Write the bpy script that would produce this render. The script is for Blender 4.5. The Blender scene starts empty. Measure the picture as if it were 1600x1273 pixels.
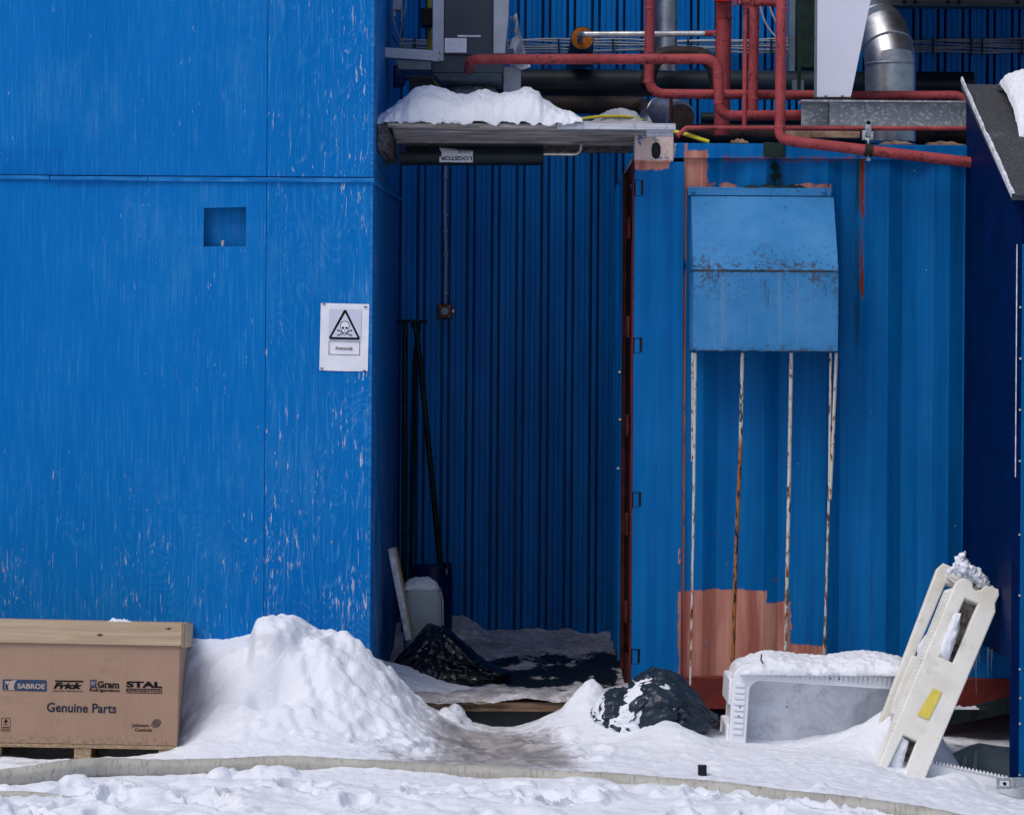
import bpy, bmesh, math, random
import numpy as np
from mathutils import Vector, Matrix
R = math.radians
random.seed(7)
SC = bpy.context.scene
COL = SC.collection

# ------------------------------------------------------------------ camera, sky, sun, exposure
FPX, CX, CY, DC, CH, TH = 4830.0, 800.0, 560.0, 14.0, 1.652, R(0.4)
cam_d = bpy.data.cameras.new('camera'); cam = bpy.data.objects.new('camera', cam_d); COL.objects.link(cam)
cam_d.sensor_width = 36; cam_d.lens = 36 * FPX / 1600
cam_d.shift_y = -(636.5 - CY) / 1600
cam_d.clip_end = 500
cam.location = (0, -DC, CH)
cam.rotation_euler = (Matrix.Rotation(R(90), 3, 'X') @ Matrix.Rotation(TH, 3, 'Z')).to_euler()
SC.camera = cam
SUN_EL, SUN_AZ = R(56), R(222)          # azimuth measured from +Y clockwise: behind the camera, a little left
wd = bpy.data.worlds.new('World'); SC.world = wd; wd.use_nodes = True
wn = wd.node_tree; bg = wn.nodes['Background']
sky = wn.nodes.new('ShaderNodeTexSky'); sky.sky_type = 'NISHITA'; sky.sun_disc = False
sky.sun_elevation = SUN_EL; sky.sun_rotation = SUN_AZ; sky.dust_density = 3.0; sky.air_density = 1.0; sky.ozone_density = 1.0
wn.links.new(sky.outputs[0], bg.inputs[0]); bg.inputs[1].default_value = 0.108
sl = bpy.data.lights.new('sun', 'SUN'); sl.energy = 1.3; sl.angle = R(36); sl.color = (1.0, .965, .92)
so = bpy.data.objects.new('sun', sl); COL.objects.link(so)
sd = Vector((math.sin(SUN_AZ) * math.cos(SUN_EL), math.cos(SUN_AZ) * math.cos(SUN_EL), math.sin(SUN_EL)))
so.rotation_euler = sd.to_track_quat('Z', 'Y').to_euler(); so.location = sd * 20
SC.view_settings.view_transform = 'Standard'; SC.view_settings.look = 'None'
SC.view_settings.gamma = 1; SC.view_settings.exposure = 0.1; SC.view_settings.use_curve_mapping = False

# ------------------------------------------------------------------ measuring: a pixel of the photo at a depth Y -> a point
def P(px, py, Y=0.0):
    d = Y + DC
    a, b = px - CX, py - CY
    u = a * math.cos(TH) + b * math.sin(TH); v = -a * math.sin(TH) + b * math.cos(TH)
    return Vector((u * d / FPX, Y, CH - v * d / FPX))
def PROJ(p):
    d = p[1] + DC
    u, v = p[0] * FPX / d, (CH - p[2]) * FPX / d
    return CX + u * math.cos(TH) - v * math.sin(TH), CY + u * math.sin(TH) + v * math.cos(TH)
def S(px, Y): return px * (Y + DC) / FPX      # a length in px at depth Y -> metres

# ------------------------------------------------------------------ numpy noise
_rng = np.random.RandomState(5)
_perm = np.concatenate([_rng.permutation(256)] * 3)
_g3 = _rng.normal(size=(256, 3)); _g3 /= np.linalg.norm(_g3, axis=1)[:, None]
def pn(x, y, z=0.0):
    x, y, z = np.broadcast_arrays(np.asarray(x, float), np.asarray(y, float), np.asarray(z, float))
    xi, yi, zi = np.floor(x).astype(int), np.floor(y).astype(int), np.floor(z).astype(int)
    xf, yf, zf = x - xi, y - yi, z - zi
    f = lambda t: t * t * t * (t * (t * 6 - 15) + 10)
    u, v, w = f(xf), f(yf), f(zf)
    def g(i, j, k):
        h = _perm[_perm[_perm[(xi + i) & 255] + ((yi + j) & 255)] + ((zi + k) & 255)]
        G = _g3[h]
        return G[..., 0] * (xf - i) + G[..., 1] * (yf - j) + G[..., 2] * (zf - k)
    l = lambda a, b, t: a + (b - a) * t
    return 1.6 * l(l(l(g(0,0,0), g(1,0,0), u), l(g(0,1,0), g(1,1,0), u), v),
                   l(l(g(0,0,1), g(1,0,1), u), l(g(0,1,1), g(1,1,1), u), v), w)
def fbm(x, y, z=0.0, o=4, gain=.5):
    s, a = 0, 1.0
    for i in range(o):
        s = s + a * pn(x * 2 ** i + 17.3 * i, y * 2 ** i + 9.1 * i, z * 2 ** i + 3.3 * i); a *= gain
    return s
def sst(a, b, x):
    t = np.clip((x - a) / (b - a), 0, 1); return t * t * (3 - 2 * t)

# ------------------------------------------------------------------ shader graph helper
class G:
    def __init__(s, nt): s.nt = nt; s.n = nt.nodes; s.l = nt.links; s._c = {}
    def node(s, t, **k):
        n = s.n.new(t)
        for a, b in k.items(): setattr(n, a, b)
        return n
    def put(s, sock, v):
        if isinstance(v, bpy.types.NodeSocket): s.l.new(v, sock)
        elif v is not None:
            if isinstance(v, (tuple, list)) and len(v) == 3 and sock.type == 'RGBA': v = (*v, 1)
            sock.default_value = v
    def pos(s):
        if 'p' not in s._c: s._c['p'] = s.node('ShaderNodeNewGeometry').outputs['Position']
        return s._c['p']
    def obj(s):
        if 'o' not in s._c: s._c['o'] = s.node('ShaderNodeTexCoord').outputs['Object']
        return s._c['o']
    def attr(s, name): return s.node('ShaderNodeAttribute', attribute_name=name).outputs['Fac']
    def sep(s, v):
        n = s.node('ShaderNodeSeparateXYZ'); s.put(n.inputs[0], v); return n.outputs
    def comb(s, x, y, z):
        n = s.node('ShaderNodeCombineXYZ')
        for i, v in enumerate((x, y, z)): s.put(n.inputs[i], v)
        return n.outputs[0]
    def m(s, op, a, b=None, c=None, clamp=False):
        n = s.node('ShaderNodeMath', operation=op, use_clamp=clamp)
        for i, v in enumerate((a, b, c)):
            if v is not None: s.put(n.inputs[i], v)
        return n.outputs[0]
    def scale(s, v, sc, loc=(0, 0, 0)):
        n = s.node('ShaderNodeMapping'); s.put(n.inputs[0], v); n.inputs['Scale'].default_value = sc; n.inputs['Location'].default_value = loc
        return n.outputs[0]
    def noise(s, v=None, scale=5., detail=2., rough=.5, dist=0., sc=None, loc=(0, 0, 0)):
        if v is None: v = s.obj()
        if sc: v = s.scale(v, sc, loc)
        n = s.node('ShaderNodeTexNoise'); s.put(n.inputs['Vector'], v)
        n.inputs['Scale'].default_value = scale; n.inputs['Detail'].default_value = detail
        n.inputs['Roughness'].default_value = rough; n.inputs['Distortion'].default_value = dist
        return n.outputs['Fac']
    def vor(s, v, scale, out='Color', feature='F1'):
        n = s.node('ShaderNodeTexVoronoi', feature=feature); s.put(n.inputs['Vector'], v); n.inputs['Scale'].default_value = scale
        return n.outputs[out]
    def step(s, v, a, b):          # smooth 0..1 between a and b (a may exceed b)
        n = s.node('ShaderNodeMapRange', interpolation_type='SMOOTHSTEP'); s.put(n.inputs[0], v)
        n.inputs[1].default_value = a; n.inputs[2].default_value = b
        if a > b:
            n.inputs[1].default_value = b; n.inputs[2].default_value = a; n.inputs[3].default_value = 1; n.inputs[4].default_value = 0
        return n.outputs[0]
    def mix(s, f, a, b):
        n = s.node('ShaderNodeMix', data_type='RGBA'); s.put(n.inputs[0], f); s.put(n.inputs[6], a); s.put(n.inputs[7], b)
        return n.outputs[2]
    def mul(s, *v):
        r = v[0]
        for q in v[1:]: r = s.m('MULTIPLY', r, q)
        return r
    def mx(s, *v):
        r = v[0]
        for q in v[1:]: r = s.m('MAXIMUM', r, q)
        return r
    def band(s, v, a, b, e=.004): return s.mul(s.step(v, a - e, a + e), s.step(v, b + e, b - e))
    def rect(s, x, z, x0, x1, z0, z1, e=.003): return s.mul(s.band(x, x0, x1, e), s.band(z, z0, z1, e))
    def bump(s, h, strength=.3, dist=.01, nrm=None):
        n = s.node('ShaderNodeBump'); s.put(n.inputs['Height'], h); n.inputs['Strength'].default_value = strength; n.inputs['Distance'].default_value = dist
        if nrm: s.put(n.inputs['Normal'], nrm)
        return n.outputs[0]
def MAT(name, col, rough=.5, metal=0., fn=None, **kw):
    m = bpy.data.materials.new(name); m.use_nodes = True
    b = m.node_tree.nodes['Principled BSDF']; g = G(m.node_tree)
    b.inputs['Base Color'].default_value = (*col, 1); b.inputs['Roughness'].default_value = rough; b.inputs['Metallic'].default_value = metal
    for k, v in kw.items(): b.inputs[k.replace('_', ' ')].default_value = v
    if 'Specular_IOR_Level' not in kw and metal == 0: b.inputs['Specular IOR Level'].default_value = .25
    if fn:
        r = fn(g, col) or {}
        for k, v in r.items(): g.put(b.inputs[k], v)
    return m
def vary(amt=.25, scale=4., bump=0., bscale=80., rvar=0.):
    def fn(g, c):
        n = g.noise(scale=scale, detail=5, rough=.6)
        o = {'Base Color': g.mix(g.step(n, .3, .7), tuple(x * (1 - amt) for x in c), tuple(min(1, x * (1 + amt)) for x in c))}
        if bump: o['Normal'] = g.bump(g.noise(scale=bscale, detail=3), bump, .004)
        return o
    return fn

M = {}
# --- plywood painted blue
def f_ply(g, c):
    p = g.pos(); x, y, z = g.sep(p)
    jx = P(414, 600, -.6).x
    right = g.step(x, jx - .004, jx + .004)
    low = g.step(z, 1.5, .55)
    big = g.noise(p, 1.3, 3, .6)
    edge = g.step(x, P(500, 500, -.6).x, P(570, 500, -.6).x)
    w = g.m('ADD', g.m('ADD', g.m('MULTIPLY', right, .40), g.m('MULTIPLY', low, .50)), g.m('SUBTRACT', big, .47))
    w = g.m('ADD', w, g.m('MULTIPLY', edge, .22), clamp=True)
    streak = g.noise(p, 1, 4, .65, sc=(95, 95, 4.))
    # rotary-cut figure: contour lines of a stretched noise
    fig = g.noise(p, 1, 1.5, .5, .6, sc=(4.2, 4.2, 1.25))
    con = g.m('SINE', g.m('MULTIPLY', fig, 210.0))
    conl = g.mul(g.step(con, .45, .98), g.step(streak, .40, .62))
    fl1 = g.noise(p, 1, 4, .7, .3, sc=(75, 75, 11))
    thr = g.m('SUBTRACT', .675, g.m('MULTIPLY', w, .125))
    fl = g.step(g.m('SUBTRACT', fl1, thr), 0, .035)
    clus = g.step(g.noise(p, 3.4, 4, .7, sc=(1, 1, .7), loc=(3, 1, 2)), .44, .60)
    fl = g.mul(fl, clus)
    base = g.mix(g.step(g.noise(p, .9, 4, .6, sc=(1.6, 1, .6)), .32, .68), (.0005, .134, .44), (.003, .158, .49))
    rc_ = g.rect(x, z, P(-60, 250, -.6).x, P(101, 250, -.6).x, P(50, 274, -.6).z, P(50, 231, -.6).z, .002)
    base = g.mix(g.m('MULTIPLY', rc_, .5), base, (.001, .11, .40))
    base = g.mix(g.m('MULTIPLY', g.step(streak, .50, .68), .38), base, (.035, .235, .58))
    base = g.mix(g.m('MULTIPLY', g.step(streak, .46, .28), .25), base, (.002, .08, .32))
    base = g.mix(g.mul(conl, g.m('ADD', g.m('MULTIPLY', w, .42), .02, clamp=True)), base, (.09, .31, .63))
    chalk = g.step(g.noise(p, 2.2, 5, .65, sc=(1, 1, .8), loc=(5, 5, 5)), .5, .75)
    base = g.mix(g.mul(chalk, g.step(g.noise(p, 1, 4, .7, sc=(40, 40, 3.)), .38, .62), .42), base, (.07, .28, .56))
    fc = g.mix(g.noise(p, 14, 2), (.42, .37, .38), (.74, .73, .77))
    col = g.mix(g.m('MULTIPLY', fl, .85), base, fc)
    sc1 = g.step(g.noise(p, 1, 3, .5, .2, sc=(140, 140, 6), loc=(9, 0, 0)), .70, .73)
    col = g.mix(g.mul(sc1, g.m('ADD', w, .15, clamp=True), .8), col, (.38, .48, .62))
    # bigger bare patches near the joint foot
    pt = g.step(g.m('SUBTRACT', g.noise(p, 1, 4, .7, sc=(26, 26, 9), loc=(1, 4, 7)), g.m('SUBTRACT', .76, g.m('MULTIPLY', low, .09))), 0, .03)
    col = g.mix(g.m('MULTIPLY', pt, .9), col, (.36, .25, .22))
    h = g.m('ADD', g.m('MULTIPLY', streak, .5), g.m('ADD', g.m('MULTIPLY', con, g.m('MULTIPLY', w, .12)), g.m('MULTIPLY', fl, -.35)))
    return {'Base Color': col, 'Normal': g.bump(h, .35, .004), 'Roughness': g.mix(fl, (.48,) * 3, (.85,) * 3)}
M['ply'] = MAT('blue_plywood_paint', (.005, .14, .46), .6, fn=f_ply, Specular_IOR_Level=.05)
def f_trim(g, c):
    n = g.noise(g.pos(), 1, 4, .6, sc=(8, 60, 60))
    return {'Base Color': g.mix(g.step(n, .35, .7), (.004, .13, .42), (.03, .22, .55)), 'Normal': g.bump(n, .3, .003)}
M['trim'] = MAT('blue_trim_paint', (.005, .14, .46), .6, fn=f_trim, Specular_IOR_Level=.06)
def f_clad(g, c):
    p = g.pos(); x, y, z = g.sep(p)
    n = g.noise(p, 1, 4, .6, sc=(9, 9, 1.1)); n2 = g.noise(p, 6, 5, .7)
    b = g.mix(g.step(n, .3, .7), (.0005, .140, .48), (.002, .210, .62))
    b = g.mix(g.m('MULTIPLY', g.step(n2, .55, .8), .35), b, (.008, .11, .20))
    mud = g.mul(g.step(z, .75, .2), g.step(g.noise(p, 18, 5, .7), .42, .7))
    b = g.mix(g.m('MULTIPLY', mud, .35), b, (.05, .07, .09))
    return {'Base Color': b, 'Roughness': g.mix(n2, (.3,) * 3, (.5,) * 3), 'Normal': g.bump(g.noise(p, 2.3, 2), .25, .02)}
M['clad'] = MAT('blue_cladding_sheet', (.01, .1, .35), .4, fn=f_clad, Specular_IOR_Level=.10)
# --- container paint with primer patches, rust and run-off
XC0 = P(990, 600, 0).x
def f_cont(g, c):
    p = g.pos(); x, y, z = g.sep(p)
    wx = g.m('ADD', x, g.m('MULTIPLY', g.m('SUBTRACT', g.noise(p, 12, 4, .6), .5), .055))
    wz = g.m('ADD', z, g.m('MULTIPLY', g.m('SUBTRACT', g.noise(p, 9, 5, .65, loc=(4, 4, 4), sc=(1, 1, 1)), .5), .07))
    st = g.noise(p, 1, 4, .6, sc=(22, 22, .9)); st2 = g.noise(p, 1, 3, .6, sc=(60, 60, 1.2), loc=(2, 2, 2)); sp = g.noise(p, 55, 4, .7)
    big = g.noise(p, 2.0, 5, .65)
    b = g.mix(g.step(st, .3, .7), (.0003, .092, .31), (.002, .132, .385))
    b = g.mix(g.m('MULTIPLY', g.step(big, .45, .75), .45), b, (.006, .15, .44))
    b = g.mix(g.m('MULTIPLY', g.step(st2, .56, .78), .22), b, (.05, .17, .33))
    b = g.mix(g.m('MULTIPLY', g.step(sp, .66, .74), .35), b, (.04, .12, .25))
    def R_(x0, z0, x1, z1, e=.004, Y=0.03):       # px rect of the photo -> world mask
        a, d_ = P(x0, z0, Y), P(x1, z1, Y); return g.rect(wx, wz, a.x, d_.x, d_.z, a.z, e)
    pinks = g.mx(R_(1060, 921, 1196, 1080), R_(1180, 942, 1236, 1080), R_(1200, 1008, 1292, 1080),
                 g.mul(R_(1040, 236, 1104, 292), g.step(x, P(1068, 270, .03).x, P(1069, 270, .03).x)), g.mul(R_(1075, 286, 1150, 297), g.step(g.noise(p, 20, 4), .4, .5)), R_(985, 205, 1047, 266), R_(1240, 288, 1302, 302))
    pinks = g.mx(pinks, g.mul(g.band(x, P(1066.8, 600, .03).x, P(1071, 600, .03).x, .001), g.step(g.noise(p, 1, 4, .6, sc=(20, 20, 5)), .36, .42)), g.mul(g.band(x, P(1061, 600, .03).x, P(1067, 600, .03).x, .002), g.step(g.noise(p, 1, 4, .6, sc=(18, 18, 5)), .60, .63)))
    pk = g.mix(g.step(g.noise(p, 1, 4, .6, sc=(18, 18, 1.5)), .3, .7), (.33, .105, .085), (.55, .27, .21))
    pk = g.mix(g.m('MULTIPLY', g.step(st2, .6, .75), .7), pk, (.30, .05, .05))
    blot = g.step(g.noise(p, 16, 5, .75, loc=(7, 1, 3), sc=(1, 1, 1)), .68, .71)
    pinks = g.mul(pinks, g.m('SUBTRACT', 1, blot))
    cast = R_(960, 200, 1053, 252)
    flk = g.step(g.noise(p, 22, 6, .7), .58, .60)
    pinks = g.mul(pinks, g.m('SUBTRACT', 1, g.mul(cast, flk, .9)))
    col = g.mix(pinks, b, pk)
    col = g.mix(g.mul(cast, g.m('SUBTRACT', 1, flk), .85), col, g.mix(g.noise(p, 60, 3), (.50, .38, .34), (.72, .62, .58)))
    # vertical seam: black-green streak and red lead line
    xs = P(1341, 400, .03).x
    run = g.mul(g.band(x, xs - .012, xs + .012, .008), g.step(z, 1.55, 2.0), g.step(g.noise(p, 1, 4, .7, sc=(50, 50, 4)), .35, .6))
    col = g.mix(g.m('MULTIPLY', run, .8), col, (.012, .035, .03))
    red = g.mul(g.band(x, xs + .010, xs + .028, .003), g.step(z, 1.92, 1.95), g.step(g.noise(p, 1, 3, .6, sc=(30, 30, 5), loc=(4, 0, 0)), .44, .5))
    col = g.mix(red, col, (.22, .03, .012))
    red2 = g.mul(g.band(x, xs + .012, xs + .020, .003), g.step(z, 1.7, 1.95), g.step(g.noise(p, 1, 3, .6, sc=(30, 30, 7)), .55, .6))
    col = g.mix(g.m('MULTIPLY', red2, .7), col, (.16, .03, .02))
    xg = P(1216, 240, 0).x
    moss = g.mul(g.band(x, xg - .045, xg + .03, .02), g.step(z, 2.38, 2.46), g.step(g.noise(p, 24, 5, .7), .36, .55))
    col = g.mix(moss, col, (.008, .022, .018))
    top = g.mul(R_(1130, 246, 1340, 252, .012), g.step(g.noise(p, 30, 5, .7), .44, .52))
    col = g.mix(g.m('MULTIPLY', top, .9), col, (.20, .045, .035))
    rsp = g.mul(g.step(g.noise(p, 9, 7, .8, loc=(3, 3, 3), sc=(1, 1, 1)), .665, .70), .9)
    col = g.mix(rsp, col, (.16, .045, .03))
    spt = g.step(g.noise(p, 30, 2, .5, loc=(8, 2, 1), sc=(1, 1, 1)), .775, .79)
    col = g.mix(g.m('MULTIPLY', spt, .6), col, (.45, .5, .6))
    h = g.m('ADD', g.m('MULTIPLY', pinks, -.6), g.m('ADD', g.m('MULTIPLY', sp, .2), g.m('MULTIPLY', big, .8)))
    return {'Base Color': col, 'Normal': g.bump(h, .3, .006), 'Roughness': g.mix(pinks, (.42,) * 3, (.72,) * 3)}
M['cont'] = MAT('container_blue_paint', (.01, .12, .4), .5, fn=f_cont, Specular_IOR_Level=.07)
def f_hood(g, c):
    p = g.pos(); x, y, z = g.sep(p)
    zf = P(1200, 423, -.25).z
    st = g.noise(p, 1, 4, .6, sc=(45, 45, 1.2)); sp = g.noise(p, 60, 5, .75); big = g.noise(p, 4, 5, .65)
    b = g.mix(g.step(big, .3, .7), (.030, .185, .44), (.060, .235, .50))
    below = g.mul(g.band(z, zf - .34, zf - .002, .03), g.step(st, .52, .72))
    b = g.mix(g.m('MULTIPLY', below, .6), b, (.14, .26, .38))
    crust = g.mul(g.band(z, zf - .006, zf + .05, .035), g.step(g.m('ADD', g.m('MULTIPLY', sp, .8), g.m('MULTIPLY', g.noise(p, 7, 5, .7), .6)), .74, .80))
    line = g.mul(g.band(z, zf - .007, zf + .004, .003), g.step(g.noise(p, 25, 4, .7), .32, .42))
    zb = P(1200, 549, -.25).z
    foot = g.mx(g.mul(g.band(z, zb - .01, zb + .006, .02), g.step(sp, .46, .6)), g.mul(g.step(z, zb + .006, zb + .003), g.step(g.noise(p, 20, 4, .7), .35, .5)))
    rs = g.step(g.m('ADD', sp, g.m('MULTIPLY', g.noise(p, 3, 4, .7, loc=(2, 2, 2), sc=(1, 1, 1)), .30)), .775, .81)
    gr = g.mul(g.band(z, zf - .10, zf + .10, .09), g.step(g.m('ADD', g.m('MULTIPLY', g.noise(p, 55, 6, .8), .8), g.m('MULTIPLY', g.noise(p, 6, 5, .7), .55)), .70, .76))
    ft = g.mul(g.step(z, zb + .05, zb), g.step(g.noise(p, 26, 6, .8), .50, .60))
    drip = g.mul(g.band(z, zf - .16, zf, .05), g.step(g.noise(p, 1, 3, .6, sc=(80, 80, 2.2), loc=(6, 0, 0)), .56, .66), g.step(g.noise(p, 5, 3, .6), .48, .58))
    clump = g.mul(g.band(z, zf - .004, zf + .045, .03), g.step(g.m('ADD', g.m('MULTIPLY', sp, .6), g.m('MULTIPLY', g.noise(p, 1, 3, .6, sc=(9, 9, 9), loc=(2, 7, 0)), .8)), .72, .80))
    side = g.mul(g.step(x, P(1296, 420, -.2).x, P(1306, 420, -.2).x), g.step(sp, .56, .64))
    rust = g.mx(crust, line, foot, rs, g.m('MULTIPLY', drip, .7), clump, g.m('MULTIPLY', side, .8), g.m('MULTIPLY', gr, .8), g.m('MULTIPLY', ft, .8))
    col = g.mix(g.m('MULTIPLY', rust, .92), b, g.mix(g.step(g.noise(p, 12, 3), .4, .6), (.016, .020, .010), (.050, .032, .012)))
    return {'Base Color': col, 'Normal': g.bump(g.m('ADD', sp, g.m('MULTIPLY', rust, .6)), .2, .003)}
M['hood'] = MAT('hood_faded_blue_paint', (.05, .2, .5), .55, fn=f_hood, Specular_IOR_Level=.10)
def f_redrust(g, c):
    p = g.pos(); n = g.noise(p, 7, 6, .75); n2 = g.noise(p, 50, 4, .7)
    b = g.mix(g.step(n, .35, .65), (.16, .018, .014), (.09, .014, .012))
    b = g.mix(g.step(g.noise(p, 12, 5, .7, loc=(3, 2, 2), sc=(1, 1, .5)), .58, .64), b, (.02, .016, .018))
    b = g.mix(g.m('MULTIPLY', g.step(n2, .68, .75), .6), b, (.35, .16, .09))
    return {'Base Color': b, 'Normal': g.bump(n2, .4, .004)}
M['redrust'] = MAT('container_red_primer', (.2, .03, .02), .6, fn=f_redrust)
def f_pipe(g, c):
    p = g.pos(); n = g.noise(p, 5, 5, .7); n2 = g.noise(p, 60, 4, .7)
    nz = g.sep(g.node('ShaderNodeNewGeometry').outputs['Normal'])[2]
    b = g.mix(g.step(n, .3, .7), (.26, .036, .042), (.39, .066, .072))
    b = g.mix(g.m('MULTIPLY', g.step(n2, .45, .7), .3), b, (.36, .11, .10))
    blk = g.mul(g.step(g.m('ADD', n2, g.m('ADD', g.m('MULTIPLY', g.noise(p, 9, 4, .7), .35), g.m('MULTIPLY', nz, -.07))), .745, .785), .8)
    b = g.mix(g.m('MULTIPLY', g.step(g.noise(p, 2.6, 5, .7), .52, .66), .6), b, (.17, .022, .026))
    return {'Base Color': g.mix(blk, b, (.06, .015, .014)), 'Normal': g.bump(n2, .25, .003)}
M['pipe'] = MAT('red_oxide_pipe_paint', (.3, .05, .05), .55, fn=f_pipe)
def f_galv(g, c):
    p = g.obj(); v = g.sep(g.vor(p, 95))[0]; v2 = g.sep(g.vor(p, 40))[1]; n = g.noise(p, 9, 4, .7)
    b = g.mix(g.m('MULTIPLY', g.step(v, .55, 1), .8), (.24, .28, .32), (.58, .63, .70))
    b = g.mix(g.m('MULTIPLY', g.step(v2, .4, 1), .25), b, (.35, .38, .42))
    b = g.mix(g.m('MULTIPLY', g.step(n, .55, .8), .5), b, (.13, .14, .15))
    return {'Base Color': b}
M['galv'] = MAT('galvanised_steel', (.3, .32, .35), .5, .1, fn=f_galv)
def f_duct(g, c):
    p = g.obj(); n = g.noise(p, 12, 5, .7); n2 = g.noise(p, 1, 4, .7, sc=(3, 3, 30))
    return {'Base Color': g.mix(g.step(n, .3, .7), (.30, .32, .36), (.50, .52, .56)), 'Roughness': g.mix(n, (.30,) * 3, (.5,) * 3), 'Normal': g.bump(g.m('ADD', n2, n), .2, .004)}
M['duct'] = MAT('spiral_duct_metal', (.5, .52, .55), .3, .95, fn=f_duct)
M['steel'] = MAT('bare_steel', (.5, .5, .5), .3, .9, fn=vary(.3, 20))
M['ltgrey'] = MAT('light_grey_frame_paint', (.40, .43, .52), .4, .2, fn=vary(.1, 8, .1))
M['dkgrey'] = MAT('dark_grey_cabinet_paint', (.052, .066, .088), .5, fn=vary(.12, 5, .15, 300))
M['bluegrey'] = MAT('blue_grey_sheet', (.13, .17, .2), .45, .3, fn=vary(.2, 9))
M['white'] = MAT('white_sheet_paint', (.66, .67, .80), .45, fn=vary(.03, 3, .05))
M['paper'] = MAT('white_paper', (.74, .75, .84), .6, fn=vary(.05, 12, .3, 30))
M['paper2'] = MAT('pale_grey_print', (.56, .59, .72), .6)
M['ink'] = MAT('black_print', (.006, .007, .010), .7, Specular_IOR_Level=.1)
M['inkblue'] = MAT('navy_print', (.022, .030, .055), .7, Specular_IOR_Level=.1)
M['plateblue'] = MAT('blue_print_plate', (.035, .060, .115), .7, Specular_IOR_Level=.1)
M['black'] = MAT('black_plastic', (.010, .014, .018), .42, fn=vary(.4, 9, .2, 40))
M['blackpipe'] = MAT('black_pipe_jacket', (.008, .017, .024), .38, fn=vary(.35, 7, .15, 20))
M['darkred'] = MAT('dark_rusty_red', (.05, .009, .008), .7, fn=vary(.6, 14, .4))
M['brown'] = MAT('rusty_dark_pipe', (.025, .016, .014), .6, fn=vary(.5, 12, .3))
M['dkgreen'] = MAT('dark_green_paint', (.008, .022, .018), .55, fn=vary(.5, 14, .3))
M['orange'] = MAT('orange_foam', (.42, .13, .02), .9, fn=vary(.35, 40, .4, 120))
M['yellow'] = MAT('yellow_plastic', (.62, .52, .04), .5, fn=vary(.15, 20))
M['yellow2'] = MAT('yellow_sticker', (.68, .55, .10), .5, fn=vary(.08, 20))
M['cable'] = MAT('grey_cable_sheath', (.30, .33, .38), .5, fn=vary(.2, 10))
def f_wood(g, c):
    p = g.pos(); gr = g.noise(p, 1, 5, .75, .4, sc=(4.0, 34, 60)); n = g.noise(p, 3, 4, .6)
    b = g.mix(g.step(gr, .35, .65), (.16, .15, .15), (.58, .54, .52))
    b = g.mix(g.m('MULTIPLY', g.step(n, .5, .7), .4), b, (.40, .30, .25))
    b = g.mix(g.m('MULTIPLY', g.step(g.noise(p, 1, 4, .7, sc=(3, 60, 90), loc=(3, 0, 0)), .57, .62), .85), b, (.01, .01, .012))
    return {'Base Color': b, 'Normal': g.bump(gr, .6, .006)}
M['wood'] = MAT('weathered_grey_wood', (.2, .19, .18), .85, fn=f_wood)
def f_woodb(g, c):
    p = g.pos(); gr = g.noise(p, 1, 5, .7, .4, sc=(3, 30, 60))
    return {'Base Color': g.mix(g.step(gr, .35, .65), (.035, .022, .014), (.20, .125, .075)), 'Normal': g.bump(gr, .6, .006)}
M['woodbrown'] = MAT('wet_brown_wood', (.1, .06, .04), .7, fn=f_woodb)
def f_woody(g, c):
    p = g.pos(); gr = g.noise(p, 1, 5, .7, .4, sc=(30, 2.5, 60))
    b = g.mix(g.step(gr, .35, .65), (.03, .032, .036), (.16, .155, .16))
    return {'Base Color': b, 'Normal': g.bump(gr, .6, .006)}
M['woody'] = MAT('weathered_dark_wood', (.1, .1, .1), .85, fn=f_woody)
def f_woodw(g, c):
    p = g.pos(); gr = g.noise(p, 1, 5, .7, .3, sc=(3, 60, 60)); n = g.noise(p, 60, 5, .7)
    b = g.mix(g.step(gr, .3, .7), (.34, .36, .42), (.62, .64, .72))
    b = g.mix(g.m('MULTIPLY', g.step(n, .56, .64), .7), b, (.16, .16, .18))
    return {'Base Color': b, 'Normal': g.bump(n, .4, .003)}
M['woodw'] = MAT('whitewashed_board_edge', (.5, .5, .55), .8, fn=f_woodw)
def f_card(g, c):
    p = g.obj(); n = g.noise(p, 1, 4, .6, sc=(260, 20, 14)); n2 = g.noise(p, 3, 4, .6); x, y, z = g.sep(p)
    b = g.mix(g.step(n2, .3, .7), (.33, .212, .150), (.375, .245, .178))
    b = g.mix(g.m('MULTIPLY', g.step(n, .4, .7), .22), b, (.44, .30, .24))
    sp = g.mul(g.step(g.noise(p, 42, 3, .6), .735, .75), .8)
    b = g.mix(sp, b, (.06, .04, .03))
    b = g.mix(g.m('MULTIPLY', g.step(g.noise(p, 2.2, 5, .7, sc=(1, 1, 2.5), loc=(4, 4, 1)), .54, .68), .35), b, (.20, .125, .09))
    scuff = g.mul(g.step(z, .06, .0), g.step(g.noise(p, 60, 4, .7), .48, .6), .5)
    return {'Base Color': g.mix(scuff, b, (.12, .08, .06)), 'Normal': g.bump(n, .12, .002)}
M['card'] = MAT('brown_cardboard', (.3, .19, .14), .8, fn=f_card)
def f_pine(g, c):
    p = g.obj(); n = g.noise(p, 1, 4, .6, .3, sc=(3, 40, 70)); k = g.vor(g.scale(p, (1, 1, 2.2)), 7, 'Distance')
    b = g.mix(g.step(n, .3, .7), (.40, .30, .20), (.50, .395, .28))
    b = g.mix(g.mul(g.step(k, .12, .06), g.step(g.noise(p, 60, 4, .7), .36, .5)), b, (.05, .03, .02))
    return {'Base Color': b, 'Normal': g.bump(n, .15, .002)}
M['pine'] = MAT('pale_pine_board', (.45, .35, .25), .7, fn=f_pine)
def f_chip(g, c):
    p = g.obj(); v = g.sep(g.vor(g.scale(p, (1, 1, 3)), 120))[0]
    return {'Base Color': g.mix(v, (.20, .13, .08), (.46, .34, .22)), 'Normal': g.bump(v, .3, .003)}
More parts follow.
